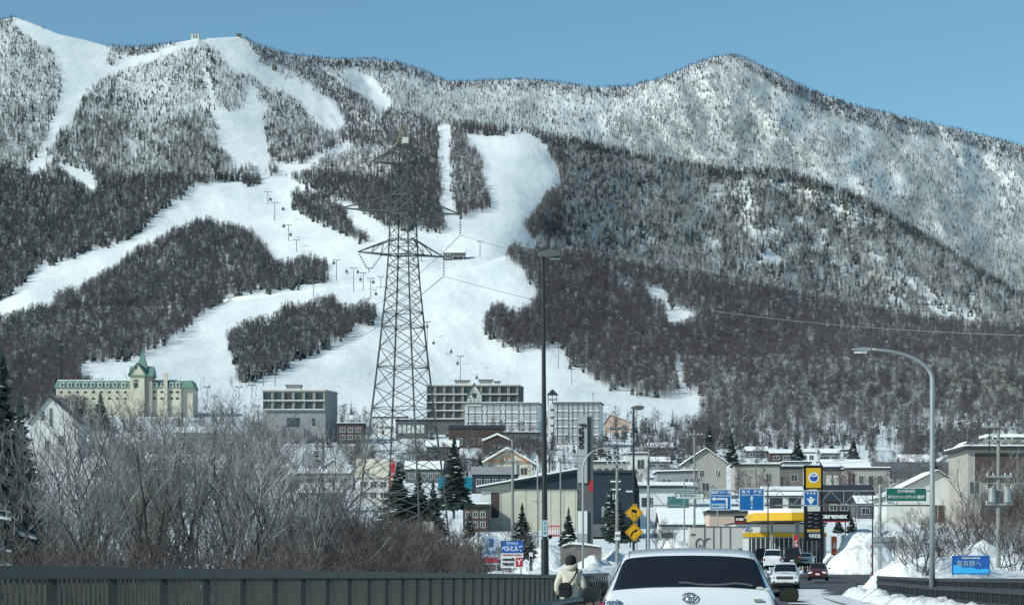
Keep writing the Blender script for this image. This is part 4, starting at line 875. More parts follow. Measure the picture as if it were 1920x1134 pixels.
for q in (-.30, -.18, -.05, .08, .2, .33, .45): jm.box(w_ * q, w_ * q + .08, -.05, -.006, 0, h_ * .95)
jm.build('cladding_seams', M['beige'], r_)
r_, w_, h_, Y_ = bf('navy showroom')
k = Y_ / F
MB().prism([(w_ / 2, -5), (w_ / 2 + 14 * k, -5), (w_ / 2 + 9 * k, h_ * .75), (w_ / 2 + 2 * k, h_ * 1.0), (w_ / 2, h_ * 1.0)], 1, 16).build('curved_bay', M['navy'], r_)
mk = MB()
for (x, y, l) in ((-.08, .86, .26), (-.08, .74, .26), (-.1, .53, .22), (.3, .71, .2)): mk.box(w_ * x, w_ * (x + l), -.07, -.004, h_ * y, h_ * y + .25)
for q in range(3): mk.box(w_ * (.0 + q * .05), w_ * (.0 + q * .05) + .12, -.07, -.004, h_ * .6, h_ * .68)
mk.build('white_mark', M['white'], r_)
MB().box(-w_ * .5, w_ * .3, -3.0, -.01, h_ * .03, h_ * .22).build('entrance_canopy', M['dgrey'], r_)
# row of little pointed gables
for i, px in enumerate((980, 1002, 1022, 1038)):
    wd = 18 if i != 1 else 16
    r_, w_, h_, Y_ = building('gabled_cottage', ['first', 'second', 'third', 'last'][i] + ' from the left of four white cottages with pointed brown roofs', px - wd / 2, px + wd / 2, 885, 858, 6, 'white', roof='gf', rh=16, rmat='broof', snow=False, group='pointed cottages', wins=[(.3, .55, .42, .8), (.58, .55, .7, .8), (.3, .15, .42, .4), (.58, .15, .7, .4)], over=.8); clean(r_)
# red totem
def totem():
    Y = bf('cream walled guesthouse')[3] - 3; c = at(735, 945, Y); k = Y / F; root = empty('red_signpost', c, 'red totem sign with a pointed cap beside the cream guesthouse', 'sign')
    MB().box(-5.5 * k, 5.5 * k, 0, 1.4, -4, 70 * k).build('panel', M['red'], root)
    MB().add([(-7.5 * k, -.3, 72 * k), (7.5 * k, -.3, 72 * k), (7.5 * k, 1.7, 72 * k), (-7.5 * k, 1.7, 72 * k), (0, .7, 88 * k), (0, .7, 66 * k)], [(0, 1, 4), (1, 2, 4), (2, 3, 4), (3, 0, 4), (1, 0, 5), (2, 1, 5), (3, 2, 5), (0, 3, 5)]).build('cap', M['red'], root)
    w = MB()
    for z in (12, 22, 33, 44, 54): w.box(-3 * k, 3 * k, -.08, -.004, z * k, (z + 5) * k)
    w.build('white_mark', M['salmon'], root)
totem()
# ---------------------------------------------------------------- near and town vegetation
def grow(seed, H, stems, spread=.5, fine=1.0, tw=.022):
    r = random.Random(seed); T = MB(); C = MB()
    def branch(p, d, ln, w, lev):
        n = 4 if lev == 0 else 3 if lev == 1 else 2; pts = [p]; dd = d.copy()
        for i in range(n):
            dd = (dd + Vector((r.uniform(-.22, .22), r.uniform(-.22, .22), r.uniform(-.05, .20)))).normalized(); p = p + dd * ln / n; pts.append(p)
        mb = T if lev < 2 else C
        for i in range(n):
            a = w * (1 - i / n * .75); b = w * (1 - (i + 1) / n * .75); mb.bar(pts[i], pts[i + 1], a, 5 if lev == 0 else 3, b, cap=False)
        if lev >= 4 or (lev == 3 and fine < 1): return
        k = int({0: 6, 1: 6, 2: 4, 3: 3}[lev])
        for i in range(k):
            t = r.uniform(.25, 1.0) if lev else r.uniform(.3, 1.0); j = min(int(t * n), n - 1); q = pts[j].lerp(pts[j + 1], t * n - j)
            a = r.uniform(0, 2 * math.pi); base = (pts[j + 1] - pts[j]).normalized()
            nd = (base * .75 + Vector((math.cos(a), math.sin(a), r.uniform(.0, .5))) * r.uniform(.45, .8)).normalized()
            branch(q, nd, ln * r.uniform(.36, .62) * (1.15 - .35 * t), max(tw, w * .42), lev + 1)
    for s in range(stems):
        a = 2 * math.pi * (s + r.random()) / stems; sp = r.uniform(.25, 1) * spread
        branch(Vector((math.cos(a) * .25, math.sin(a) * .25, -.6)), Vector((math.cos(a) * sp, math.sin(a) * sp, 1)).normalized(), H * r.uniform(.62, .85), H * .021, 0)
    return T, C
def proto(name, T, C, tm, cm):
    me = []
    for nm, mb, m in (('trunk', T, tm), ('crown', C, cm)):
        o = mb.build(nm, m, fixn=False); me.append(o)
    return me
def plant(name, parts, loc, label, cat, group, sc=1.0, rz=0.0, mats=None):
    root = empty(name, loc, label, cat, group, rz); root.scale = (sc, sc, sc)
    for p in parts:
        c = p.copy(); COL.objects.link(c); c.parent = root; c.location = (0, 0, 0)
    return root
WIL = [proto('w', *grow(100 + s, 12.0, 3 + s % 2, .5, 1.0, .016), M['nbark'], M['ftwig']) for s in range(5)]
BUS = [proto('b', *grow(200 + s, 6.5, 8, .75, 1.0, .018), M['nbark'], M['twig']) for s in range(4)]
TALL = [proto('t', *grow(300 + s, 10.0, 1, .15, .9, .03), M['nbark'], M['twig']) for s in range(3)]
def spruce(seed, H=10.0, R=2.0, tiers=24, arms=15, snow=.16):
    T = MB().bar((0, 0, -.8), (0, 0, H * .95), H * .028, 6, .04); C = conifer_mb(seed, H, R, tiers, arms, snow); return T, C
SPR = []
for s in range(3):
    T, C = spruce(s + 50, snow=(.14, .22, .08)[s]); SPR.append((T.build('trunk', M['nbark'], fixn=False), C.build('crown', [M['needle'], M['tsnow']], fixn=False)))
for grp in WIL + BUS + TALL + SPR:
    pass
rr = random.Random(5)
def gl(px, Y): X = (px - 960) / F * Y; return Vector((X, Y, nz(X, Y)))
LW = 'tall frosted willow with fine pale twigs in the thicket beyond the left railing'; LWG = 'frosted willows beyond the left railing'
for px, Y, top in [(15, 150, 800), (80, 165, 790), (122, 115, 800), (158, 160, 752), (205, 140, 748), (245, 115, 770), (285, 165, 752), (325, 120, 765), (372, 160, 768), (410, 125, 762), (452, 150, 762), (492, 115, 785), (545, 150, 800), (592, 165, 815), (615, 130, 850), (300, 205, 765), (430, 215, 765), (185, 175, 760), (350, 190, 758), (520, 180, 785), (265, 130, 775)]:
    p = gl(px, Y); H = at(px, top, Y).z - p.z; plant('willow_tree', WIL[rr.randrange(5)], p, LW, 'tree', LWG, H / 12.6, rr.uniform(0, 6))
LB = 'brown leafless shrub in the dense scrub around the foot of the pylon'; LBG = 'brown shrubs beyond the left railing'
for i in range(38):
    px = rr.uniform(500, 905) if i < 32 else rr.uniform(-20, 200); Y = rr.uniform(110, 240)
    top = (np.interp(px, [500, 620, 700, 760, 860, 900], [905, 900, 935, 955, 960, 985]) if px > 400 else 930) + rr.uniform(-20, 50)
    p = gl(px, Y); H = at(px, top, Y).z - p.z; plant('shrub', BUS[rr.randrange(4)], p, LB, 'shrub', LBG, H / 7.0, rr.uniform(0, 6))
# low shrubs close behind the railing
for i in range(15):
    px = rr.uniform(60, 560) if i < 9 else rr.uniform(0, 900); Y = rr.uniform(85, 120); p = gl(px, Y); H = at(px, rr.uniform(925, 1030), Y).z - p.z
    plant('shrub', BUS[rr.randrange(4)], p, LB, 'shrub', LBG, H / 7.0, rr.uniform(0, 6))
# spruces
def spr(px, pyt, pyb, Y, label, k=1.0, v=0, grp=None):
    b = at(px, pyb, Y); H = at(px, pyt, Y).z - b.z; r = plant('spruce_tree', SPR[v], b, label, 'tree', grp, H / 10.2, rr.uniform(0, 6)); r.scale = (H / 10.2 * k, H / 10.2 * k, H / 10.2); return r
spr(2, 655, 1120, 150, 'huge dark spruce at the far left edge', 1.15, 2)
spr(-35, 700, 1120, 140, 'dark spruce cut by the left edge of the picture', 1.3, 2)
spr(38, 735, 1120, 170, 'smaller dark spruce beside the huge one at the left edge', 1.1, 2)
spr(851, 816, 960, 400, 'broad dark spruce with snow flecks behind the teal roofed storehouse', 1.35, 0)
spr(746, 868, 1010, 340, 'dark conifer showing between the legs of the pylon', 1.9, 2)
spr(785, 885, 1010, 345, 'dark conifer behind the right leg of the pylon', 1.8, 2)
spr(812, 900, 1010, 350, 'dark conifer right of the pylon foot', 1.4, 0)
spr(1143, 895, 1010, 232, 'dark spruce left in the clump in front of the navy showroom', .9, 0)
spr(979, 943, 1052, 190, 'young spruce with a bare lower trunk behind the hotel board', 1.5, 0)
spr(1066, 950, 1030, 215, 'young snow flecked spruce beside the stone monument', 1.35, 1)
spr(1160, 925, 1020, 225, 'dark spruce behind the yellow warning signs', 1.4, 0)
spr(1182, 940, 1020, 228, 'dark spruce right of its neighbour behind the warning signs', 1.2, 1)
spr(1372, 812, 872, 620, 'snow flecked spruce right of the pale gabled house', 1.5, 1)
spr(1330, 790, 870, 900, 'tall dark spruce behind the roof of the pale gabled house', 1.2, 1)
spr(1495, 815, 865, 820, 'round dark spruce above the yellow sign tower', 1.6, 0)
spr(1600, 818, 862, 830, 'dark spruce in the middle of the hill field', 1.6, 1)
spr(1572, 968, 1000, 290, 'low dark spruce under the black name board', 2.2, 0)
spr(1597, 965, 1000, 300, 'low snow flecked spruce at the right end of the black name board', 2.0, 1)
spr(880, 955, 1030, 330, 'dark spruce against the timber hut', 1.4, 0)
spr(188, 735, 810, 700, 'dark spruce in front of the castle hotel', 1.7, 0)
spr(1754, 862, 890, 520, 'small dark spruce behind the right street lamp', 1.6, 1)
spr(900, 850, 885, 700, 'dark spruce above the ski shop roof', 1.4, 1)
# trees scattered through the town
def tree_at(px, pb, H, kind, label, grp):
    P = tp(px, pb)
    if kind == 'c':
        s = SRC[2][rr.randrange(5)]; o = s.copy(); COL.objects.link(o); o.location = P; o.scale = (H / 13,) * 3; o.rotation_euler = (0, 0, rr.uniform(0, 6)); o.name = 'town_conifer'
    else:
        s = SRC[0][rr.randrange(5)]; o = s.copy(); COL.objects.link(o); o.location = P; o.scale = (H / 13 * 1.3, H / 13 * 1.3, H / 13); o.rotation_euler = (0, 0, rr.uniform(0, 6)); o.name = 'town_tree'
    tag(o, label, 'tree', grp)
LT = 'bare brown tree standing among the village houses'; LTC = 'dark conifer standing among the village houses'
zones = [(420, 660, 775, 860, 40, 8), (640, 860, 800, 880, 26, 7), (840, 1010, 830, 880, 16, 8), (1010, 1320, 800, 880, 70, 9), (1290, 1400, 795, 860, 16, 9), (1400, 1700, 812, 850, 22, 7), (1700, 1920, 800, 880, 34, 10), (150, 420, 770, 850, 34, 9), (1390, 1660, 905, 930, 10, 5)]
for (a, b, c2, d2, n, H) in zones:
    for i in range(n):
        kd = 'c' if rr.random() < .38 else 'b'; tree_at(rr.uniform(a, b), rr.uniform(c2, d2), H * rr.uniform(.7, 1.25), kd, LTC if kd == 'c' else LT, 'conifers among the village houses' if kd == 'c' else 'bare trees among the village houses')
# continuous scrub and gardens between the houses
def scrub(name, label, zs, kinds, Hs):
    X_, Y_ = [], []
    for (a, b, c2, d2, n) in zs:
        x = RNG.uniform(a, b, n * 3); y = RNG.uniform(c2, d2, n * 3); keep = fbm(x / 45 + 4, y / 14 + 2, 3) > -.02; x, y = x[keep][:n], y[keep][:n]; X_.append(x); Y_.append(y)
    x, y = np.concatenate(X_), np.concatenate(Y_); P = tpos(x, y); h = RNG.uniform(*Hs, len(x)); scatter(name, P, h, h / 13.0, kinds, label)
scrub('scrub', 'brown leafless scrub filling the gaps between the village houses', [(150, 700, 785, 900, 520), (640, 900, 812, 900, 260), (850, 1340, 800, 872, 520), (1300, 1700, 792, 850, 620), (1660, 1920, 792, 880, 520), (1560, 1920, 880, 960, 160), (1180, 1450, 850, 960, 120), (880, 1110, 850, 905, 90)], SRC[0], (3.5, 9.0))
scrub('conifer_scrub', 'dark conifers filling the gaps between the village houses', [(1000, 1420, 800, 870, 130), (640, 880, 800, 900, 70), (1320, 1920, 798, 860, 110), (150, 600, 790, 880, 70)], SRC[2], (4.0, 9.5))
# bare trees near on the right, birch by the station
def tt(px, pyt, pyb, Y, lab, fam, v, k=1.0):
    b = at(px, pyb, Y); H = at(px, pyt, Y).z - b.z; hh = {'W': 12.6, 'B': 7.0, 'T': 10.0}[fam]
    r = plant('bare_roadside_tree', {'W': WIL, 'B': BUS, 'T': TALL}[fam][v], b, lab, 'tree', None, H / hh, v * 1.3); r.scale = (H / hh * k, H / hh * k, H / hh); return r
tt(1728, 940, 1078, 118, 'many stemmed bare tree left of the right street lamp', 'B', 0, 1.2)
tt(1772, 965, 1078, 122, 'bare shrub between the right street lamp and the blue billboard', 'B', 1, 1.2)
tt(1872, 955, 1080, 128, 'bare dark tree beside the right utility pole', 'W', 2, .8)
tt(1905, 960, 1080, 135, 'bare tree at the right edge over the railing', 'B', 2, 1.1)
tt(1700, 985, 1070, 150, 'small bare tree behind the direction board', 'B', 3)
tt(1893, 890, 1070, 185, 'dense brown shrub in front of the beige building beside the utility pole', 'B', 0, 1.0)
tt(1835, 930, 1070, 175, 'brown shrub under the left corner of the beige building', 'B', 2, 1.2)
tt(1862, 850, 1070, 190, 'tall brown bare tree in front of the beige and brick building', 'W', 1, 1.0)
tt(1912, 860, 1070, 200, 'second brown bare tree in front of the beige building, at the picture edge', 'W', 4, 1.0)
tt(1812, 905, 1070, 180, 'bare tree between the cream gable and the beige building', 'W', 0, .9)
tt(1640, 900, 1000, 300, 'pale slim birch behind the black name board', 'T', 0, .8)
tt(1607, 905, 1000, 300, 'slim pale birch touching the black name board', 'T', 1, .8)
tt(1236, 965, 1030, 230, 'frosted round bare tree left of the white cottage', 'B', 1)
tt(1262, 985, 1030, 235, 'small frosted bare tree in front of the white cottage', 'W', 1)
tt(1000, 985, 1050, 185, 'thin frosted shrub right of the young spruce', 'W', 3, .8)
for fam in WIL + BUS + TALL + SPR:
    for o in fam: bpy.data.objects.remove(o)

# ---------------------------------------------------------------- lattice pylon
def pylon():
    Y = 300.0; k = Y / F; c = at(756, 1018, Y); root = empty('lattice_pylon', c, 'tall dark steel lattice power pylon rising over the town and the ski slopes', 'pylon')
    Zp = lambda py: (1018 - py) * k
    lv = [1018, 966, 925, 885, 846, 803, 765, 726, 688, 652, 613, 585, 562, 540, 519, 498, 478, 459, 440, 421, 402, 384, 366, 346, 326, 306, 285]
    Rp = lambda py: float(np.interp(py, [270, 285, 397, 478, 540, 652, 726, 803, 885, 966, 1018], [13, 21.5, 25, 29, 34, 46.5, 56, 66, 78, 87, 93])) * k
    ang = [math.radians(22 + 90 * i) for i in range(4)]
    P = lambda i, py: Vector((Rp(py) * math.cos(ang[i % 4]), Rp(py) * math.sin(ang[i % 4]), Zp(py)))
    for i in range(4):
        mb = MB()
        for a, b in zip(lv[:-1], lv[1:]): mb.bar(P(i, a), P(i, b), .28 if a > 600 else .24, 4)
        mb.bar(P(i, 1018) + Vector((0, 0, -6)), P(i, 1018), .5, 6); mb.build('leg', M['lattice'], root)
    mb = MB()
    for j, (a, b) in enumerate(zip(lv[:-1], lv[1:])):
        w = .125 if a > 600 else .105
        for i in range(4):
            mb.bar(P(i, a), P(i + 1, b), w, 3, cap=False); mb.bar(P(i + 1, a), P(i, b), w, 3, cap=False)
            if a > 900: mb.bar(P(i, a).lerp(P(i + 1, a), .5), P(i, b), w * .8, 3, cap=False)
    for py in (925, 846, 765, 688, 613, 585, 498, 478, 459, 402, 366, 306, 285):
        for i in range(4): mb.bar(P(i, py), P(i + 1, py), .12, 3, cap=False)
        if py in (846, 688, 613): mb.bar(P(0, py), P(2, py), .09, 3, cap=False)
    mb.build('bracing', M['lattice'], root)
    X = lambda px: (px - 756) * k
    for (xl, yl, xr, yr, ya, yb) in ((696, 303, 811, 309, 279, 306), (640, 390, 863, 402, 366, 398), (671, 472, 832, 482, 449, 478)):
        mb = MB(); hw = Rp(yb)
        for sx_, (xt, yt) in ((-1, (xl, yl)), (1, (xr, yr))):
            tip = Vector((X(xt), 0, Zp(yt)))
            for sy in (-.8, .8):
                r0 = Vector((sx_ * hw * .8, sy, Zp(yb))); r1 = Vector((sx_ * hw * .7, sy, Zp(ya)))
                mb.bar(r0, tip, .2, 4); mb.bar(r1, tip, .17, 4)
                for q in (.3, .6): mb.bar(r0.lerp(tip, q), r1.lerp(tip, q * .85), .08, 3); mb.bar(r0.lerp(tip, q), r1.lerp(tip, max(0, q - .3)), .08, 3)
            for q in (.15, .4, .65): mb.bar(Vector((sx_ * hw * .8, -.8, Zp(yb))).lerp(tip, q), Vector((sx_ * hw * .8, .8, Zp(yb))).lerp(tip, q + .1), .08, 3)
        for sy in (-.8, .8): mb.bar((-hw * .8, sy, Zp(yb)), (hw * .8, sy, Zp(yb)), .16, 4); mb.bar((-hw * .7, sy, Zp(ya)), (hw * .7, sy, Zp(ya)), .13, 4)
        mb.build('cross_arm', M['lattice'], root)
    mb = MB()
    for i in range(4): mb.bar(P(i, 285), Vector((P(i, 285).x * .5, P(i, 285).y * .5, Zp(270))), .13, 4)
    mb.build('neck', M['lattice'], root)
    mb = MB()
    for sx_, sy in ((-.85, -.4), (.85, -.4), (-.85, .4), (.85, .4)): mb.bar((sx_, sy, Zp(271)), (sx_ * .45, sy * .5, Zp(240)), .16, 4)
    for a, b, z0, z1 in ((-.85, .6, 270, 256), (.85, -.6, 270, 256), (-.65, .45, 256, 243), (.65, -.45, 256, 243)): mb.bar((a, -.35, Zp(z0)), (b, -.3, Zp(z1)), .1, 3)
    mb.bar((-.5, 0, Zp(240)), (.5, 0, Zp(240)), .12); mb.build('peak', mat('yellowed_steel', (.22, .21, .13), .6), root)
    MB().box(-.1, .75, -.6, -.5, Zp(270), Zp(259)).build('number_plate', M['offw'], root)
    def ins(p, q):
        p, q = Vector(p), Vector(q); mb = MB(); n = max(5, int((q - p).length / .36)); mb.bar(p, q, .05, 4)
        d = (q - p).normalized()
        for i in range(n):
            m_ = p.lerp(q, (i + .5) / n); mb.bar(m_ - d * .06, m_ + d * .06, .34, 8, .16)
        mb.build('insulator', M['insul'], root)
    for (xt, y0, y1) in ((696, 305, 342), (811, 311, 345), (863, 404, 440), (832, 484, 517), (640, 392, 424)): ins((X(xt), 0, Zp(y0)), (X(xt), 0, Zp(y1)))
    ins((X(673), 0, Zp(475)), (X(688), 0, Zp(503))); ins((X(716), 0, Zp(478)), (X(697), 0, Zp(503)))
    MB().bar((X(688), 0, Zp(503)), (X(697), 0, Zp(503)), .14).bar((X(692), 0, Zp(503)), (X(692), 0, Zp(511)), .12).build('clamp', M['insul'], root)
    MB().box(X(793), X(815), -3, -2.8, Zp(1000), Zp(978)).build('notice_board', M['beige'], root)
pylon()
def cable(label, a, b, sag, w=.05, m='cable', n=24, mid=None):
    a, b = Vector(a), Vector(b); pts = []
    for i in range(n + 1):
        t = i / n; p = a.lerp(b, t); p.z -= 4 * sag * t * (1 - t); pts.append(p)
    mb = MB(); mb.path([p - a for p in pts], w, 5); o = mb.build('power_cable', M[m], loc=a, smooth=True); return tag(o, label, 'cable')
cable('conductor running right from the lower arm of the pylon', at(832, 518, 300), at(2050, 640, 330), 4.5, .055)
cable('conductor running right from the middle arm of the pylon', at(863, 441, 300), at(2050, 565, 345), 5.0, .04)
cable('pale thin conductor crossing the forest at the right, above the curved street lamp', at(1340, 583, 900), at(2050, 632, 620), 2.0, .16, 'galv')
cable('conductor dropping to the left from the lower arm of the pylon', at(832, 518, 300), at(560, 640, 900), 6, .10)
cable('conductor dropping to the left from the middle arm of the pylon', at(863, 441, 300), at(600, 560, 900), 8, .08)

# ---------------------------------------------------------------- ski lifts
def mast(px, pb, pt, i, aw=12):
    P = tp(px, pb); k = P.y / F; H = (pb - pt) * k; root = empty('lift_mast', P, 'T shaped steel mast of the chair lift on the snow slope', 'lift mast', 'masts of the ski lifts')
    MB().bar((0, 0, -3), (0, 0, H), 1.6 * k if aw > 8 else 1.2 * k, 8, 1.2 * k).build('column', M['mast'], root)
    w = aw * k / 2; MB().box(-w, w, -.25, .25, H - .2, H + .35).box(-w, -w * .75, -1.6, 1.6, H + .352, H + .75).box(w * .75, w, -1.6, 1.6, H + .352, H + .75).build('cross_arm', M['mast'], root)
for i, (a, b, c2) in enumerate([(502, 383, 360), (515, 413, 380), (541, 452, 422), (556, 472, 450), (631, 527, 488), (663, 548, 503), (681, 545, 512), (695, 560, 522), (588, 557, 528), (714, 540, 519), (863, 722, 668), (900, 485, 453), (516, 724, 678), (494, 723, 695), (448, 750, 726), (472, 748, 722), (1072, 723, 692), (1047, 690, 652), (388, 752, 726), (480, 335, 312), (535, 690, 662), (801, 700, 604), (762, 490, 470), (775, 492, 472), (790, 490, 470), (1112, 760, 738)]): mast(a, b, c2, i, 12 if i not in (16, 17, 25) else 3)
def cabin(px, py):
    Y = float(terrain_Y(np.array([float(px)]), np.array([float(py + 25)]))[0]); k = Y / F; c = at(px, py, Y); s = 5.2 * k / 2
    root = empty('gondola_cabin', c, 'small grey gondola cabin hanging over the snow slope', 'gondola', 'cabins of the gondola lift')
    MB().prism([(-s, -s * .8), (-s * .8, -s), (s * .8, -s), (s, -s * .8), (s * .9, s * .7), (s * .6, s), (-s * .6, s), (-s * .9, s * .7)], -s * .8, s * .8).build('cabin_body', M['mast'], root)
    MB().box(-s * .75, s * .75, -s * .86, -s * .8, -s * .1, s * .65).build('window', M['wglass'], root)
    MB().bar((0, 0, s), (0, 0, s + 3.4 * k), .22, 6).box(-.6, .6, -.2, .2, s + 3.3 * k, s + 3.9 * k).build('hanger', M['mast'], root)
for a, b in [(626, 493), (650, 509), (671, 510), (676, 524), (700, 529), (705, 551), (801, 612), (813, 643), (846, 659), (858, 681), (894, 708), (507, 374), (531, 392), (532, 424), (545, 440)]: cabin(a, b)
building('lift_station', 'white roofed lift station hut standing alone on the open slope', 831, 872, 488, 474, 16, 'dgrey', roof='gs', rh=9, sn=.8, cat='lift station', wins=[(.1, .3, .3, .8), (.45, .1, .9, .5, 'black')]); 
building('summit_station', 'small white station on the left mountain ridge', 358, 373, 74, 64, 10, 'offw', roof='flat', cat='lift station', wins=[(.3, .2, .45, .8), (.6, .2, .75, .8)])
building('ridge_hut', 'tiny dark mast hut on the ridge right of the summit station', 443, 452, 70, 64, 6, 'dgrey', roof='flat', snow=False, cat='hut')
for o in list(bpy.data.objects): clean(o)
def floodmast():
    P = at(115, 735, 1300); k = P.y / F; root = empty('floodlight_mast', P, 'tall dark mast with a square head behind the castle hotel', 'mast')
    MB().bar((0, 0, -8), (0, 0, 76 * k), 3 * k, 8, 2.4 * k).build('column', M['dark'], root); MB().box(-4 * k, 4 * k, -.8, .8, 74 * k, 87 * k).build('lamp_head', M['dark'], root)
floodmast()

# ---------------------------------------------------------------- street lamps and poles
def lamp_straight(px, pt, pb, Y, label, w0=.20, w1=.12, head=1.3):
    c = at(px, pb, Y); H = at(px, pt, Y).z - c.z; root = empty('street_lamp', c, label, 'street lamp')
    MB().bar((0, 0, 0), (0, 0, 1.6), w0 * 1.35, 12, w0 * 1.3).bar((0, 0, 1.6), (0, 0, H), w0, 12, w1).build('pole', M['dark'], root, smooth=False)
    mb = MB(); z = H + .02; L_ = head
    mb.prism([(-.18, z - .10), (L_ * .35, z - .16), (L_ * .9, z - .10), (L_, z + .02), (L_ * .8, z + .12), (L_ * .3, z + .14), (-.18, z + .04)], -.17, .17)
    h = mb.build('lamp_head', M['dgrey'], root, bevel=.04); MB().box(L_ * .35, L_ * .88, -.13, .13, z - .19, z - .145).build('lens', M['wglass'], h)
    return root, H
r0, H0 = lamp_straight(1022, 477, 1092, 80.5, 'tallest black street lamp pole with a flat head, at the left railing', .22, .12, 0.72)
r0.rotation_euler = (0, -.006, 0)
MB().box(-.08, .08, -.15, -.125, 1.7, 2.3).build('sticker', M['skyp'], r0); text('lettering', '7\n2\n4', .17, M['black'], (0, -.155, 2.0), r0)
lamp_straight(1188, 764, 1085, 156, 'black street lamp with a flat grey head, farther along the left side of the road', .20, .13, .78)
def lamp_curved(px, ptop, pend, pyend, pb, Y, label, w=.17):
    c = at(px, pb, Y); k = Y / F; root = empty('street_lamp', c, label, 'street lamp'); Z = lambda py: (pb - py) * k; ex = (pend - px) * k
    pts = [(0, 0, 0), (0, 0, Z(ptop) * .5), (0, 0, Z(ptop))]; z0, z1 = Z(ptop), Z(pyend)
    for t in np.linspace(.1, 1, 12):
        a = t * math.pi / 2; pts.append((ex * (1 - math.cos(a)) * 1.0, 0, z0 + (z1 - z0) * math.sin(a)))
    n = len(pts); MB().path(pts, [w * 1.25, w * 1.1] + [w * (1.0 - .4 * i / (n - 3)) for i in range(n - 2)], 12).build('pole', M['galv'], root, smooth=True)
    s = 1 if ex > 0 else -1; L_ = .62
    h = MB().prism([(ex - s * .05, z1 - .05), (ex + s * L_ * .4, z1 - .10), (ex + s * L_, z1 - .03), (ex + s * L_, z1 + .03), (ex + s * L_ * .4, z1 + .08), (ex - s * .05, z1 + .06)], -.13, .13).build('lamp_head', M['galv'], root, bevel=.03)
    MB().box(min(ex + s * .1, ex + s * L_ * .85), max(ex + s * .1, ex + s * L_ * .85), -.1, .1, z1 - .13, z1 - .085).build('lens', M['lamp'], h)
    return root
lamp_curved(1748, 712, 1630, 655, 1100, 78, 'tall grey street lamp with a long arm curving left over the road, on the right', .17)
lamp_curved(1093, 880, 1132, 840, 1085, 139, 'small grey curved street lamp in front of the tall grey sign tower', .13)
lamp_curved(1345, 893, 1385, 866, 1060, 260, 'distant curved street lamp beside the pale gabled house', .13)
def upole(px, pt, pb, Y, label, arms=((.9, 1.6), (1.9, 1.6)), tr=None, w=.32, lean=0.0, m='pole'):
    c = at(px, pb, Y); H = at(px, pt, Y).z - c.z; root = empty('utility_pole', c, label, 'utility pole'); root.rotation_euler = (0, lean, 0)
    MB().bar((0, 0, -.5), (0, 0, H), w, 10, w * .62).build('pole', M[m], root)
    for (dz, wd) in arms:
        MB().box(-wd / 2, wd / 2, -.24, -.16, H - dz - .06, H - dz + .06).build('cross_arm', M['galv'], root)
        im = MB()
        for q in (-.45, -.22, .22, .45): im.bar((wd * q, -.2, H - dz + .061), (wd * q, -.2, H - dz + .26), .1, 6, .06)
        im.build('insulator', M['offw'], root)
    for (z, x) in (tr or ()):
        MB().bar((x, -.25, H - z - .55), (x, -.25, H - z + .35), .5, 12).bar((x, -.25, H - z + .351), (x, -.25, H - z + .45), .3, 8).build('transformer', M['galv'], root)
    return root, H
upole(961, 826, 1060, 205, 'concrete utility pole left of the tall black lamp post', w=.36, tr=[(2.6, .4)])
upole(1157, 842, 1085, 185, 'concrete utility pole in front of the navy showroom', arms=((.5, 1.8), (1.3, 1.8)), w=.34)
upole(1051, 858, 1060, 230, 'slim utility pole right of the tall black lamp post', arms=((.4, 1.2),), w=.24)
upole(1008, 880, 1060, 250, 'slim grey pole in front of the pale hall', arms=((3.6, 1.0),), w=.22)
upole(1212, 822, 1085, 212, 'leaning utility pole beside the gantry leg', arms=((.8, 1.7),), w=.30, lean=.02)
upole(1302, 806, 1060, 290, 'tall utility pole in front of the pale gabled house', arms=((.6, 2.2), (7.5, 2.0)), w=.36)
upole(1418, 838, 1060, 330, 'thin pole above the right blue overhead sign', arms=((.5, 1.0),), w=.24)
upole(1636, 900, 1082, 215, 'thin pole right of the black name board', arms=(), w=.16, m='dark')
upole(1872, 792, 1085, 150, 'utility pole with dark cross arms and transformers at the right', arms=((.3, 2.3), (1.2, 2.0), (3.7, 1.8), (4.6, 1.8), (5.6, 1.9)), tr=[(4.9, .55), (4.9, -.5)], w=.34)
upole(1855, 795, 1030, 260, 'thin far pole beside the right utility pole', arms=((.2, 1.8),), w=.22, m='dark')
upole(1440, 905, 1075, 225, 'slim dark pole in front of the filling station canopy', arms=(), w=.18, m='dark')
upole(1283, 895, 1045, 300, 'slim pole behind the white overhead sign', arms=(), w=.22)
for a, b, s_, lb in ((at(961, 836, 205), at(1157, 850, 185), .5, 'street cable between the two nearest concrete poles'), (at(1157, 850, 185), at(1302, 815, 290), .8, 'street cable from the showroom pole to the tall pole by the gabled house'),
                     (at(1872, 800, 150), at(1640, 862, 330), .8, 'upper street cable sloping left from the right utility pole'), (at(1872, 812, 150), at(1560, 905, 330), .9, 'lower street cable sloping left from the right utility pole'),
                     (at(1872, 800, 150), at(2000, 770, 120), .2, 'street cable leaving the picture at the right'), (at(961, 840, 205), at(780, 870, 320), .6, 'street cable from the left concrete pole towards the pylon'),
                     (at(1302, 820, 290), at(1418, 846, 330), .5, 'street cable over the beige flat house'), (at(1418, 846, 330), at(1640, 862, 330), 1.0, 'long street cable over the hill houses'),
                     (at(961, 846, 205), at(1157, 862, 185), .6, 'lower street cable between the two nearest concrete poles'), (at(900, 917, 250), at(1213, 915, 205), .3, 'thin wire in front of the pale hall')):
    cable(lb, a, b, s_, .035)
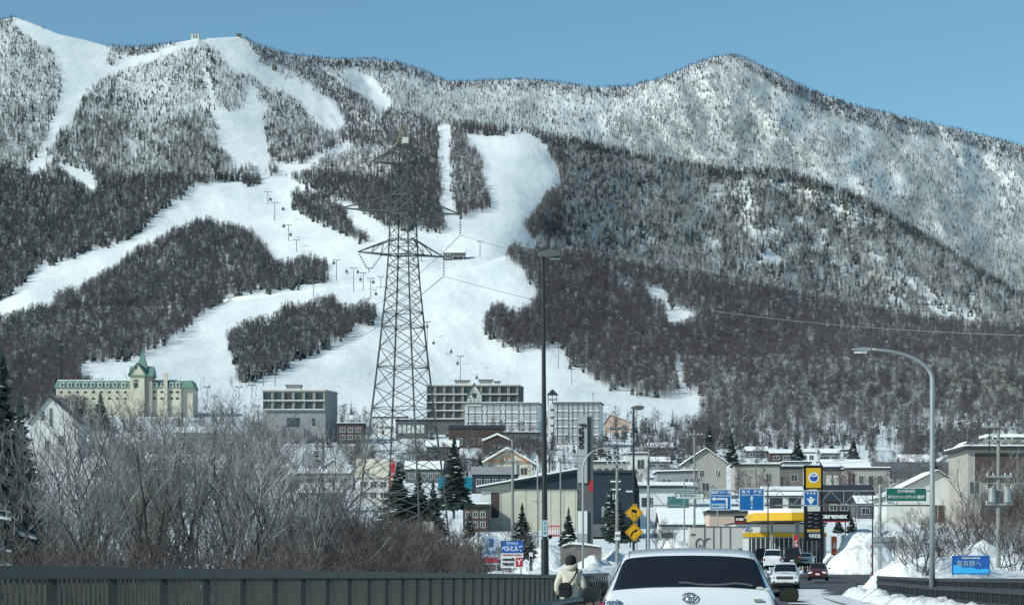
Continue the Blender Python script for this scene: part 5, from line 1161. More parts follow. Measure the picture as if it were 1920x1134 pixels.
# ---------------------------------------------------------------- overhead sign gantry and signs
def gantry():
    Y = 205.0; k = Y / F; c = at(1216, 1085, Y); root = empty('sign_gantry', c, 'grey steel truss gantry spanning the road and carrying the blue signs', 'gantry')
    X = lambda px: (px - 1216) * k; Z = lambda py: (1085 - py) * k
    for px in (1216, 1650): 
        MB().bar((X(px), 0, -.5), (X(px), 0, Z(908)), .34, 12, .26).build('post', M['galv'], root)
    for py, w in ((920, .15), (947, .17)): MB().bar((X(1216), 0, Z(py)), (X(1748), 0, Z(py)), w, 8).build('chord', M['galv'], root)
    mb = MB(); xs = list(range(1222, 1750, 24))
    for i, (a, b) in enumerate(zip(xs[:-1], xs[1:])):
        p, q = (947, 920) if i % 2 else (920, 947); mb.bar((X(a), 0, Z(p)), (X(b), 0, Z(q)), .07, 6)
        if i % 3 == 0: mb.bar((X(a), .0, Z(947)), (X(a), 0, Z(920)), .07, 6)
    mb.build('web', M['galv'], root)
gantry()
def panel(name, label, px0, px1, py0, py1, Y, face, border=None, posts=(), pb=None, cat='sign', thick=.06, pm='galv', rz=0.0):
    k = Y / F; c = at((px0 + px1) / 2, pb if pb else py1, Y); root = empty(name, c, label, cat, rz=rz); hw = (px1 - px0) / 2 * k; z0 = ((pb or py1) - py1) * k; z1 = ((pb or py1) - py0) * k
    MB().box(-hw, hw, 0, thick, z0, z1).build('panel', M[face], root)
    if border:
        t = .06; f = MB().box(-hw + .003, hw - .003, -.02, -.003, z0 + .003, z0 + t).box(-hw + .003, hw - .003, -.02, -.003, z1 - t, z1 - .003).box(-hw + .003, -hw + t, -.02, -.003, z0 + t, z1 - t).box(hw - t, hw - .003, -.02, -.003, z0 + t, z1 - t); f.build('border', M[border], root)
    for px in posts: x = (px - (px0 + px1) / 2) * k; MB().bar((x, thick + .05, -.6), (x, thick + .05, z1 * .97), .09, 8).build('post', M[pm], root)
    return root, hw, z0, z1, k
def tx(root, s, x, z, size, m='white', width=None, bold=0.004): return text('lettering', s, size, M[m], (x, -.02, z), root, width=width, bold=bold)
YG = 204.3
r_, hw, z0, z1, k = panel('road_sign', 'blue overhead sign with a white arrow turning left', 1331, 1371, 917, 956, YG, 'blue', 'white', cat='road sign')
tx(r_, '富良野スキー場', 0, z1 - .30, .28, width=hw * 1.75, bold=.006); tx(r_, 'Furano Skiing Ground', 0, z1 - .58, .17, width=hw * 1.7)
a = MB(); a.box(hw - .50, hw - .34, -.03, -.003, .18, .98).box(-hw + .42, hw - .34, -.035, -.003, .98, 1.13).add([(-hw + .45, -.03, .85), (-hw + .45, -.03, 1.26), (-hw + .14, -.03, 1.055)], [(0, 2, 1)]); a.build('arrow', M['white'], r_)
MB().box(-hw + .16, hw - .62, -.03, -.003, .14, .62).build('white_field', M['skyp'], r_); text('lettering', '新富良野プリンス', .2, M['blue'], (-.24, -.045, .38), r_, width=hw * 1.1)
r_, hw, z0, z1, k = panel('road_sign', 'blue overhead sign with a straight white arrow and two place names', 1386, 1433, 915, 957, YG, 'blue', 'white', cat='road sign')
tx(r_, '滝 川   芦 別', 0, z1 - .34, .34, width=hw * 1.6, bold=.006); tx(r_, 'Takikawa   Ashibetsu', 0, z1 - .62, .17, width=hw * 1.7)
MB().box(-.05, .05, -.03, -.003, .15, .42).box(-.06, .06, -.03, -.003, .85, 1.15).add([(-.17, -.03, 1.1), (.17, -.03, 1.1), (0, -.03, 1.45)], [(0, 1, 2)]).build('arrow', M['white'], r_)
tx(r_, '38', 0, .62, .3, m='skyp')
r_, hw, z0, z1, k = panel('road_sign', 'small blue overhead sign with a broad white arrow pointing down', 1507, 1534, 919, 948, YG, 'blue', 'white', cat='road sign')
tx(r_, '中 央 橋', 0, z1 - .28, .26, width=hw * 1.3); MB().box(-.13, .13, -.03, -.003, .6, .85).add([(-.42, -.03, .72), (0, -.03, .1), (.42, -.03, .72), (0, -.03, .56)], [(0, 1, 3), (1, 2, 3)]).build('arrow', M['white'], r_)
r_, hw, z0, z1, k = panel('road_sign', 'long white overhead sign with a left arrow', 1266, 1320, 924, 935, YG, 'white', 'green', cat='road sign')
text('lettering', '← 富良野市街地入口', .3, M['green'], (-.1, -.02, .28), r_, width=hw * 1.7)
r_, hw, z0, z1, k = panel('road_sign', 'long green overhead sign with two rows of white writing', 1661, 1738, 914, 940, YG, 'green', 'white', cat='road sign')
tx(r_, '北の峰地区', 0, z1 - .33, .34, width=hw * .9); tx(r_, 'ホテルナトゥールヴァルト富良野', 0, .42, .36, width=hw * 1.8, bold=.008)
def diamond(py, label, kind):
    Y = 150.0; k = Y / F; c = at(1189, py, Y); root = empty('warning_sign', c, label, 'warning sign'); h = 17.5 * k
    MB().prism([(0, -h), (h, 0), (0, h), (-h, 0)], 0, .03).build('panel', M['amber'], root)
    g = h * .9; e = h * .84; b = MB()
    for i in range(4):
        p = [(0, -g), (g, 0), (0, g), (-g, 0)]; q = [(0, -e), (e, 0), (0, e), (-e, 0)]; j = (i + 1) % 4; b.add([(p[i][0], -.004, p[i][1]), (p[j][0], -.004, p[j][1]), (q[j][0], -.004, q[j][1]), (q[i][0], -.004, q[i][1])], [(0, 1, 2, 3)])
    b.build('border', M['black'], root)
    s = MB()
    if kind == 'slip':
        s.prism([(-.18, .06), (.16, -.02), (.2, .1), (.1, .22), (-.1, .26), (-.2, .16)], -.014, -.004)
        s.path([(-.14, -.01, 0.0), (-.2, -.01, -.1), (-.06, -.01, -.2), (-.16, -.01, -.32)], .04, 5); s.path([(.1, -.01, -.05), (.04, -.01, -.15), (.18, -.01, -.22), (.08, -.01, -.34)], .04, 5)
    else:
        s.path([(-.22, -.01, -.28), (-.18, -.01, -.1), (-.05, -.01, .05), (.1, -.01, .1)], .08, 6); s.add([(.06, -.012, .24), (.06, -.012, -.02), (.28, -.012, .14)], [(0, 1, 2)])
    s.build('symbol', M['black'], root); return root
diamond(961, 'yellow diamond sign with a skidding car, upper of the pair', 'slip'); diamond(997, 'yellow diamond sign with a black arrow bending right, lower of the pair', 'bend')
def sp_():
    c = at(1194, 1095, 150.2); r = empty('sign_post', c, 'slim grey post holding the two yellow diamond signs', 'post'); MB().bar((0, .06, -1), (0, .06, at(1189, 944, 150).z - c.z), .09, 8).build('shaft', M['galv'], r); MB().box(-.35, .25, .0, .02, .9, 1.15).build('plate', M['lime'], r)
sp_()
# small boards near the left
r_, hw, z0, z1, k = panel('hotel_board', 'blue and white hotel board with a red arrow square', 939, 981, 1013, 1064, 130, 'white', posts=(943, 977), pb=1110, cat='board')
h = z1 - z0
MB().box(-hw, hw, -.02, -.004, z0 + h * .55, z1).build('blue_field', M['dkblue'], r_); tx(r_, 'プチホテル', .0, z1 - h * .11, .2, width=hw * 1.1); tx(r_, 'ベルヒルズ', 0, z1 - h * .30, .36, width=hw * 1.85, bold=.012)
text('lettering', 'ADVENT LAND', .14, M['red'], (0, -.02, z0 + h * .47), r_, width=hw * 1.7, bold=.004)
text('lettering', '100M先', .2, M['black'], (-hw * .35, -.02, z0 + h * .30), r_, width=hw * 1.1, bold=.008); text('lettering', '交差点左折', .2, M['black'], (-hw * .35, -.02, z0 + h * .13), r_, width=hw * 1.1, bold=.008)
MB().box(hw * .33, hw * .95, -.02, -.004, z0 + h * .05, z0 + h * .38).build('red_field', M['red'], r_); text('lettering', 'Y', .42, M['white'], (hw * .64, -.03, z0 + h * .21), r_, bold=.015)
r_, hw, z0, z1, k = panel('hotel_board', 'pale blue board with a red strip, left of the hotel board', 903, 934, 1004, 1058, 140, 'skyp', posts=(906, 931), pb=1110, cat='board')
h = z1 - z0; text('lettering', 'ロコスイ', .22, M['dkblue'], (0, -.02, z0 + h * .42), r_, width=hw * 1.6, bold=.006); MB().box(-hw * .1, hw * .4, -.02, -.004, z0 + h * .62, z0 + h * .9).build('logo', M['dkblue'], r_); MB().box(-hw * .9, hw * .95, -.02, -.004, z0 + h * .06, z0 + h * .25).build('red_field', M['red'], r_)
r_, hw, z0, z1, k = panel('name_post', 'narrow white upright sign with black characters right of the hotel board', 992, 999, 1035, 1078, 120, 'white', pb=1100, cat='sign', thick=.05, posts=(995,))
text('lettering', '富\n良\n野\n市', .2, M['black'], (0, -.02, (z0 + z1) / 2), r_, bold=.006)
r_, hw, z0, z1, k = panel('chevron_sign', 'small white sign with black lettering below the lower yellow diamond', 1153, 1163, 996, 1012, 150, 'white', pb=1090, posts=(1158,), cat='sign'); text('lettering', '除雪', .2, M['black'], (0, -.02, (z0 + z1) / 2), r_, width=hw * 1.6)
r_, hw, z0, z1, k = panel('direction_board', 'grey backs of two slatted direction boards right of the road', 1637, 1680, 1006, 1026, 165, 'galv', pb=1085, posts=(1648, 1653, 1668, 1678), cat='sign'); MB().box(-hw, hw, -.02, -.003, (z0 + z1) / 2 - .04, (z0 + z1) / 2 + .04).build('rail', M['dgrey'], r_)
r_, hw, z0, z1, k = panel('billboard', 'blue and light blue billboard behind the right bridge railing', 1785, 1856, 1041, 1076, 115, 'dkblue', 'blue', pb=1095, posts=(1788, 1853), cat='billboard')
h = z1 - z0; n = 12; MB().prism([(-hw + .06, z0 + .06), (hw - .06, z0 + .06), (hw - .06, z0 + h * .28)] + [(hw - .06 - (2 * hw - .12) * i / n, z0 + h * (.28 + .22 * (i / n) ** 2 + .03 * math.sin(i * 1.3))) for i in range(1, n + 1)], -.015, -.004).build('light_field', M['ltblue'], r_)
tx(r_, 'FURANO MARCHE', 0, z1 - .13, .12, width=hw * .95); text('lettering', '富良野へ', .34, M['skyp'], (-.1, -.02, z0 + h * .55), r_, width=hw * 1.3)
# tall sign tower with upright lettering
def sign_tower():
    Y = 208.0; k = Y / F; c = at(1097, 1080, Y); root = empty('sign_tower', c, 'tall grey sign tower with the word Furano running down its face', 'sign tower'); X = lambda px: (px - 1097) * k; Z = lambda py: (1080 - py) * k
    MB().box(X(1083), X(1101), -.2, .5, Z(1000) - 3.5, Z(957)).box(X(1083), X(1101), -.2, .5, Z(905), Z(780)).build('light_pillar', M['lgrey'], root)
    MB().box(X(1101) + .004, X(1112), .0, 1.6, -.5, Z(780)).box(X(1083), X(1101), .0, 1.6, -.5, Z(780) - .01).build('dark_pillar', M['dgrey'], root)
    MB().box(X(1083), X(1101), -.215, -.2, Z(1000), Z(958)).build('white_base', M['white'], root)  # plain white panel low on the tower face
    MB().box(X(1104), X(1112) + .01, -.05, -.004, Z(921), Z(901)).build('red_plate', M['red'], root)
    text('lettering', 'Furano', .95, M['black'], (X(1091), -.25, Z(818)), root, rot=(math.pi / 2, math.pi / 2, 0), width=47 * k, bold=.03)
sign_tower()
# stone monument
def monument():
    c = at(1090, 1052, 190); k = 190 / F; root = empty('stone_monument', c, 'broad stone monument with a thick cap of snow beside the young spruce', 'monument')
    w = 38 * k; MB().prism([(-w, -2), (w, -2), (w * 1.0, 26 * k), (w * .3, 30 * k), (-w * .6, 32 * k), (-w, 27 * k)], 0, 2.2).build('stone_wall', M['stone'], root)
    MB().prism([(-w * 1.02, 27 * k), (-w * .6, 32 * k + .01), (w * .3, 30 * k + .01), (w * 1.02, 26 * k), (w * .9, 30 * k), (w * .3, 34 * k), (-w * .3, 36.5 * k), (-w * .85, 32 * k)], -.2, 2.4).build('snow_cap', M['roof_snow'], root, bevel=.15)
monument()
# parked red van and container
def container():
    Y = 235.0; k = Y / F; c = at(1343, 1062, Y); root = empty('container', c, 'off white freight container with dark arc letters and upright ribs', 'container'); hw = 50 * k; H = 74 * k
    MB().box(-hw, hw, 0, 2.4, -.4, H).build('body', M['log'], root); MB().box(-hw - .04, hw + .04, -.05, 2.45, H, H + .12).build('roof', M['dgrey'], root)
    rb = MB()
    for px in (1320, 1337, 1350, 1368): rb.box((px - 1343) * k, (px - 1343) * k + .09, -.06, -.003, -.3, H - .02)
    rb.build('rib', M['dgrey'], root)
    l = MB(); pts = [((1306 - 1343) * k + .05, -.04, 42 * k)]
    l.path([((1304 + 8 - 8 * math.cos(t) - 1343) * k, -.04, (40 + 13 * math.sin(t)) * k) for t in np.linspace(0, math.pi, 9)], .13, 6); l.path([((1320 + 7 - 7 * math.cos(t) - 1343) * k, -.04, (40 + 13 * math.sin(t)) * k) for t in np.linspace(0.2, math.pi / 2, 6)] + [((1331 - 1343) * k, -.04, 53 * k)], .13, 6)
    l.build('arc_mark', M['dgrey'], root); text('lettering', 'LN.', .62, M['dgrey'], ((1313 - 1343) * k, -.02, 38 * k), root, width=.9, bold=.02)
    MB().box(hw * .82, hw * .97, -.02, -.003, H * .42, H * .47).box(-hw * .95, -hw * .78, -.02, -.003, H * .78, H * .84).build('label_plate', M['dgrey'], root)
container()

# ---------------------------------------------------------------- filling station
def station():
    Y = 252.0; k = Y / F; c = at(1470, 1066, Y); root = empty('filling_station', c, 'filling station with a yellow canopy edge and white fascia above the waiting cars', 'filling station'); X = lambda px: (px - 1470) * k; Z = lambda py: (1066 - py) * k
    # canopy: yellow fascia turning at a corner
    MB().prism([(X(1414), .2), (X(1480), -2.2), (X(1508), -2.2), (X(1508), 8), (X(1414), 8)], Z(976), Z(961), axis='z').build('canopy', M['yellow'], root)
    MB().prism([(X(1416), .8), (X(1480), -1.6), (X(1507), -1.6), (X(1507), 7.5), (X(1416), 7.5)], Z(961) + .003, Z(961) + .45, axis='z').build('snow_cover', M['roof_snow'], root)
    MB().prism([(X(1413.5), .15), (X(1480), -2.26), (X(1508.5), -2.26), (X(1508.5), 8.05), (X(1413.5), 8.05)], Z(977.2), Z(976) - .003, axis='z').build('canopy_trim', M['black'], root)
    for px, w in ((1448, 4.5), (1495, 7)): MB().box(X(px), X(px + w), 1.5, 1.9, -.3, Z(977.3)).build('pillar', M['galv'], root)
    MB().box(X(1393), X(1570), 9, 20, -.3, Z(979)).build('shop_wall', M['white'], root)
    MB().box(X(1392), X(1571), 8.85, 8.99, Z(1004), Z(996)).build('yellow_band', M['yellow'], root)
    MB().box(X(1391), X(1572), 8.7, 20.3, Z(979), Z(976)).build('roof', M['black'], root)
    MB().box(X(1420), X(1560), 8.86, 8.98, -.2, Z(1006)).build('shop_front', M['wglass'], root)
    f = MB()
    for px in range(1424, 1560, 9): f.box(X(px), X(px) + .1, 8.78, 8.85, -.2, Z(1006))
    f.build('mullion', M['offw'], root)
    s = MB().box(X(1391), X(1411), 8.5, 8.7, Z(975), Z(963)); b = s.build('fascia_sign', M['black'], root); text('lettering', 'crest', .55, M['white'], (X(1401), 8.45, Z(969.5)), root, width=15 * k, bold=.02); MB().box(X(1391), X(1411), 8.48, 8.7, Z(977), Z(975) - .004).build('red_trim', M['red'], root)
    text('lettering', 'ENEOS', .5, M['blue'], (X(1414), 8.8, Z(989)), root, width=14 * k, bold=.02) if False else None
    w = MB(); w.bar((X(1407), 8.8, Z(990)), (X(1413), 8.8, Z(985)), .12, 4); w.bar((X(1413), 8.8, Z(991)), (X(1421), 8.8, Z(986)), .16, 4); w.build('blue_mark', M['blue'], root)
    MB().box(X(1543), X(1603), 3.0, 3.3, Z(975), Z(957)).build('name_board', M['black'], root); text('lettering', 'carenex', .8, M['white'], (X(1571), 2.96, Z(966)), root, width=50 * k, bold=.035)
    MB().box(X(1543), X(1600), 2.95, 3.3, Z(977.2), Z(975) - .004).build('board_trim', M['red'], root)
    MB().box(X(1550), X(1553), 3.1, 3.3, -.3, Z(977.3)).box(X(1592), X(1594), 3.1, 3.3, -.3, Z(977.3)).build('board_post', M['dgrey'], root)
    for px in (1452, 1500): MB().box(X(px) - .35, X(px) + .35, 2.4, 3.0, 0, 1.7).build('fuel_pump', M['offw'], root)
station()
def price_tower():
    Y = 247.0; k = Y / F; c = at(1525, 1068, Y); root = empty('sign_tower', c, 'tall black sign tower with a yellow panel and round white and blue emblem', 'sign tower'); X = lambda px: (px - 1525) * k; Z = lambda py: (1068 - py) * k
    MB().box(X(1508), X(1513), 0, .5, -.3, Z(872)).box(X(1538), X(1543), 0, .5, -.3, Z(872)).build('frame_post', M['black'], root)
    MB().box(X(1508), X(1543), .004, .496, Z(916), Z(872) + .01).build('head', M['black'], root)
    MB().box(X(1511.5), X(1539), -.06, 0, Z(914), Z(877)).build('yellow_panel', M['yellow'], root)
    for nm, R, m, y, ox, oz in (('ring', 10, 'white', -.09, 0, 0), ('blue_disc', 7, 'dkblue', -.11, 0, 0)):
        MB().prism([(X(1525.5) + R * k * math.cos(t), Z(895) + R * k * math.sin(t)) for t in np.linspace(0, 2 * math.pi, 29)[:-1]], y, y + .025).build(nm, M[m], root)
    MB().prism([(X(1525.5) + 7.2 * k * math.cos(t), Z(895) + 1.5 * k + 2.2 * k * math.cos(t) ** 2) for t in np.linspace(math.pi, 0, 12)] + [(X(1525.5) + 7.2 * k * math.cos(t), Z(895) + 4.0 * k + 1.6 * k * math.cos(t) ** 2) for t in np.linspace(0, math.pi, 12)], -.135, -.112).build('white_wave', M['white'], root)
    MB().box(X(1513) + .003, X(1538) - .003, .05, .45, Z(958), Z(947)).build('white_panel', M['offw'], root)
    MB().box(X(1513) + .003, X(1538) - .003, -.02, .45, Z(992), Z(958) - .003).build('price_panel', M['black'], root)
    pr = MB()
    for py in (961, 969, 977, 985): pr.box(X(1515), X(1522), -.03, -.021, Z(py + 1.2), Z(py)); pr.box(X(1526), X(1534), -.03, -.021, Z(py + 3), Z(py + 2.2))
    pr.build('price_mark', M['grey'], root)
    MB().box(X(1513) + .003, X(1538) - .003, -.02, .45, Z(995), Z(992) - .003).build('yellow_strip', M['yellow'], root)
    MB().box(X(1508), X(1543), -.06, -.004, Z(1013), Z(998)).build('name_panel', M['black'], root); text('lettering', '今井石油', .5, M['white'], (X(1527), -.09, Z(1004.5)), root, width=22 * k, bold=.02)
price_tower()
def banner(px0, px1, py0, py1, Y, m, label, s):
    c = at((px0 + px1) / 2, 1066, Y); k = Y / F; root = empty('banner', c, label, 'banner'); hw = (px1 - px0) / 2 * k; z0 = (1066 - py1) * k; z1 = (1066 - py0) * k
    v = [(-hw + 2 * hw * i / 4, .05 * math.sin(j * 1.1 + i), z0 + (z1 - z0) * j / 8) for j in range(9) for i in range(5)]; f = [(j * 5 + i, j * 5 + i + 1, j * 5 + i + 6, j * 5 + i + 5) for j in range(8) for i in range(4)]
    rawmesh('cloth', v, f, M[m], parent=root, smooth=True); MB().bar((-hw - .05, 0, -.3), (-hw - .05, 0, z1 + .15), .05, 6).build('pole', M['offw'], root); text('lettering', s, .34, M['white'], (0, -.1, (z0 + z1) / 2), root, bold=.01)
banner(1559, 1569, 1005, 1040, 249, 'orange', 'orange upright banner right of the black sign tower', '洗\n車'); banner(1488, 1497, 1002, 1035, 249, 'red', 'red upright banner under the yellow canopy', '灯\n油')
banner(1578, 1586, 1002, 1030, 250, 'offw', 'pale upright banner at the foot of the snow heap', '車\n検')
# green netted fence behind the pedestrian
def gfence():
    a = rp(-6.6, 101); root = empty('mesh_fence', a, 'grey green fence topped with pale pickets behind the end of the left railing', 'fence')
    b = Vector((6.5, 6, 0)); MB().bar((0, 0, .02), b + Vector((0, 0, .02)), .1).build('bottom_rail', M['railg'], root)
    p = MB(); q = MB()
    for i in range(60):
        t = i / 59; c = b * t; q.box(c.x - .03, c.x + .03, c.y - .01, c.y + .01, 0.1, 1.0); p.box(c.x - .02, c.x + .02, c.y - .05, c.y - .03, .9, 1.22)
    q.build('board', M['bal'], root); p.build('pickets', M['galv'], root)
gfence()
def snow_pole(px, py0, py1, Y, label):
    c = at(px, py1, Y); root = empty('snow_pole', c, label, 'marker pole'); H = (py1 - py0) * Y / F; n = 8
    for j, m in enumerate(('white', 'red')):
        mb = MB()
        for i in range(j, n, 2): mb.bar((0, 0, H * i / n), (0, 0, H * (i + 1) / n), .06, 8)
        mb.build('white_band' if j == 0 else 'red_band', M[m], root)
snow_pole(1633, 1020, 1088, 112, 'red and white striped snow marker pole at the end of the right railing')
# ---------------------------------------------------------------- vehicles
def surf(A, nu, nv, u0=0.0, u1=None, v0=0.0, v1=None, off=0.0):
    """smooth patch of the lofted body A[station, ring, xyz]"""
    n, m = A.shape[:2]; u1 = n - 1 if u1 is None else u1; v1 = m - 1 if v1 is None else v1
    def cr(B, t):
        k = B.shape[0]; i = np.clip(np.floor(t).astype(int), 0, k - 2); f = (t - i)[:, None, None]
        p0, p1, p2, p3 = B[np.maximum(i - 1, 0)], B[i], B[i + 1], B[np.minimum(i + 2, k - 1)]
        s = .32; m1 = s * (p2 - p0); m2 = s * (p3 - p1)
        return (2 * f ** 3 - 3 * f ** 2 + 1) * p1 + (f ** 3 - 2 * f ** 2 + f) * m1 + (-2 * f ** 3 + 3 * f ** 2) * p2 + (f ** 3 - f ** 2) * m2
    B = cr(A, np.linspace(u0, u1, nu)); P = cr(B.transpose(1, 0, 2), np.linspace(v0, v1, nv)).transpose(1, 0, 2)
    if off:
        du = np.gradient(P, axis=0); dv = np.gradient(P, axis=1); nn = np.cross(du, dv); nn /= np.maximum(np.linalg.norm(nn, axis=2, keepdims=True), 1e-6)
        cen = A.reshape(-1, 3).mean(0); sg = np.sign(((P - cen) * nn).sum(2, keepdims=True)); P = P + nn * sg * off
    return P
def patch(name, P, m, parent):
    nu, nv = P.shape[:2]; idx = np.arange(nu * nv).reshape(nu, nv); F_ = np.stack([idx[:-1, :-1], idx[:-1, 1:], idx[1:, 1:], idx[1:, :-1]], -1).reshape(-1, 4)
    o = npmesh(name, P.reshape(-1, 3), F_, [m], smooth=True); o.parent = parent; return o
def ring(y, w, zb, belt, top, tw):
    h = [(w * .88, zb), (w * .985, zb + .10), (w, zb + (belt - zb) * .45), (w, belt - .10), (w * .965, belt), (tw + (w * .965 - tw) * .12, top - .07 if top - belt > .2 else top - .03), (tw * .90, top - .012), (tw * .5, top + .008)]
    pts = [(x, y, z) for x, z in h] + [(0, y, top + .014)]; return pts + [(-x, yy, z) for x, yy, z in reversed(pts[:-1])]
def car(name, label, cat, loc, rz, st, paint, glass, wheels, R, W, rear_lights=None, head_lights=None, plate=None, grp=None, big=False):
    """st: stations from the tail forward; glass: list of (part, u0, u1, v0, v1)"""
    root = empty(name, loc, label, cat, grp, rz); A = np.array([ring(*s) for s in st]); m = A.shape[1]
    d = 10 if big else 4; body = patch('body', surf(A, (len(st) - 1) * d + 1, 16 * (5 if big else 3) + 1), M[paint], root)
    b2 = MB(); e0, e1 = A[0], A[-1]
    b2.add([tuple(p) for p in e0], [tuple(range(m))]); b2.add([tuple(p) for p in e1], [tuple(reversed(range(m)))]); e = b2.build('end_panel', M[paint], root, smooth=False)
    y0, y1 = st[0][0], st[-1][0]; MB().box(-W * .84, W * .84, y0 + .25, y1 - .25, .16, .5).build('underbody', M['rub'], root)
    for (nm, u0, u1, v0, v1) in glass: patch(nm, surf(A, 14 if big else 6, 24 if big else 8, u0, u1, v0, v1, .006), M['glassd'], root)
    for y in wheels:
        for s in (-1, 1):
            w = MB().bar((s * (W - .24), y, R), (s * (W + .005), y, R), R * 2, 20).build('wheel', M['rub'], root); MB().bar((s * (W - .02), y, R), (s * (W + .015), y, R), R * 1.25, 12).build('rim', M['chrome'], w)
    return root, A
# the white wagon ahead
WAG = [(0.0, .78, .36, .60, .66, .70), (.035, .835, .24, .76, .86, .74), (.09, .850, .21, .90, 1.04, .735), (.16, .860, .20, .955, 1.150, .715), (.24, .862, .20, .965, 1.205, .695), (.50, .862, .20, .98, 1.475, .600), (.60, .862, .20, .985, 1.520, .595), (1.1, .862, .20, .98, 1.560, .60), (2.1, .862, .20, .97, 1.560, .60), (2.55, .862, .20, .97, 1.52, .585), (3.30, .860, .20, .95, 1.01, .66), (4.05, .845, .21, .82, .88, .64), (4.36, .76, .28, .60, .64, .60)]
rzc = math.atan(-(1293 - 960) / F); YC = 20.6
cl = Vector(((1293 - 960) / F * YC, YC, rz_(YC)))
ST2 = [(s[0], s[1], s[2], s[3] * .95, s[4] * .952, s[5]) for s in WAG]
root, A = car('white_wagon', 'white estate car seen from behind, nearest vehicle on the bridge', 'car', cl, rzc, ST2, 'carw',
  [('side_window', 5.3, 8.8, 4.25, 4.9), ('side_window', 5.3, 8.8, 11.1, 11.75), ('windscreen', 9.1, 9.9, 5.4, 10.6)], (.85, 3.45), .31, .86, big=True)
# rear window as a rounded pane lying on the tailgate
def rear_glass():
    nu, nv = 16, 33; P = np.zeros((nu, nv, 3))
    full = surf(A, 60, 161, 3.25, 4.985, 5.08, 10.92, .008); a, b = full.shape[:2]
    for i in range(nu):
        t = i / (nu - 1); tt_ = min(t, 1 - t) * 2
        ins = .045 * max(0, 1 - tt_ * 3.5) ** 2 + .012
        for j in range(nv):
            s = ins + (1 - 2 * ins) * j / (nv - 1); P[i, j] = full[int(round(t * (a - 1))), int(round(s * (b - 1)))]
    return patch('rear_window', P, M['glassd'], root)
rg = rear_glass()
def srf(u, v, off=.01):
    return Vector(surf(A, 3, 3, u - .02, u + .02, v - .02, v + .02, off)[1, 1])
root.scale = (1.04, 1, 1)
# wiper, tail lights, mirrors, emblem, plate, roof line
wp = [srf(3.45, v, .03) for v in np.linspace(6.3, 8.3, 9)]; wp = [p + Vector((0, -.012, .012 * math.sin(i))) for i, p in enumerate(wp)]
MB().path(wp, [.018] * 9, 6).build('rear_wiper', M['dgrey'], rg); MB().path([srf(3.35, 7.0, .03), srf(3.62, 6.6, .035), srf(3.5, 6.2, .03)], .02, 6).build('wiper_arm', M['rub'], rg)
for s in (-1, 1):
    patch('tail_light', surf(A, 8, 8, 1.05, 3.1, (3.05 if s > 0 else 11.35), (4.65 if s > 0 else 12.95), .008), M['taill'], root)
    mx = MB(); x = s * 1.0
    v = [(x + .105 * math.copysign(abs(math.cos(t)) ** .6, math.cos(t)), 0, 1.02 + .075 * math.copysign(abs(math.sin(t)) ** .6, math.sin(t))) for t in np.linspace(0, 2 * math.pi, 17)[:-1]]
    mx.v = []; n = 16
    for (yy, sc) in ((2.52, .90), (2.55, 1.0), (2.62, .95), (2.68, .6)): mx.v += [Vector((x + (p[0] - x) * sc, yy, 1.02 + (p[2] - 1.02) * sc)) for p in v]
    mx.f = [tuple(range(n))] + [(q * n + i, q * n + (i + 1) % n, (q + 1) * n + (i + 1) % n, (q + 1) * n + i) for q in range(3) for i in range(n)] + [tuple(range(3 * n, 4 * n))]; mx.m = [0] * len(mx.f)
    mr = mx.build('side_mirror', M['carb'], root, smooth=True); MB().prism([(x + (p[0] - x) * .86, 1.02 + (p[2] - 1.02) * .86) for p in v], 2.508, 2.518).build('mirror_glass', M['glassd'], mr)
    MB().bar((s * .80, 2.60, 1.0), (s * .93, 2.60, 1.03), .06, 8).build('mirror_arm', M['rub'], mr)
em = MB(); ec = srf(2.1, 8.0, .02); tl = Matrix.Rotation(-.42, 3, 'X')
def ell(cx, cz, rx, rzv_, w=.010):
    pts = [tl @ Vector((cx + rx * math.cos(t), 0, cz + rzv_ * math.sin(t))) + ec for t in np.linspace(0, 2 * math.pi, 25)]; em.path(pts, w, 6)
ell(0, 0, .068, .046, .013); ell(0, 0, .022, .045); ell(0, .018, .050, .020); em.build('emblem', M['chrome'], root, smooth=True)
pl = srf(2.1, 10.0, .02); text('lettering', 'Corolla', .052, M['chrome'], tuple(srf(2.0, 10.4, .02)), root, rot=(1.2, 0, 0), width=.17, bold=.002)
bd = srf(2.1, 6.2, .015); MB().box(bd.x - .04, bd.x + .04, bd.y - .01, bd.y, bd.z - .012, bd.z + .012).build('badge', M['chrome'], root)
patch('number_plate', surf(A, 3, 6, .5, 1.3, 7.4, 8.6, .012), M['white'], root)
for x in (.42, .53):
    p = srf(3.42, 8 - x * 4.7, .012); MB().prism([(p.x + .035 * math.cos(t), p.z + .014 * math.sin(t)) for t in np.linspace(0, 6.28, 13)[:-1]], p.y - .012, p.y - .006).build('window_sticker', M['offw'], rg)
for s in (-1, 1): patch('roof_seam', surf(A, 20, 2, 5.1, 9.0, 8 + s * 2.25, 8 + s * 2.31, .004), M['dgrey'], root)
# folded seats and headrests seen as faint shapes inside are left to the dark pane

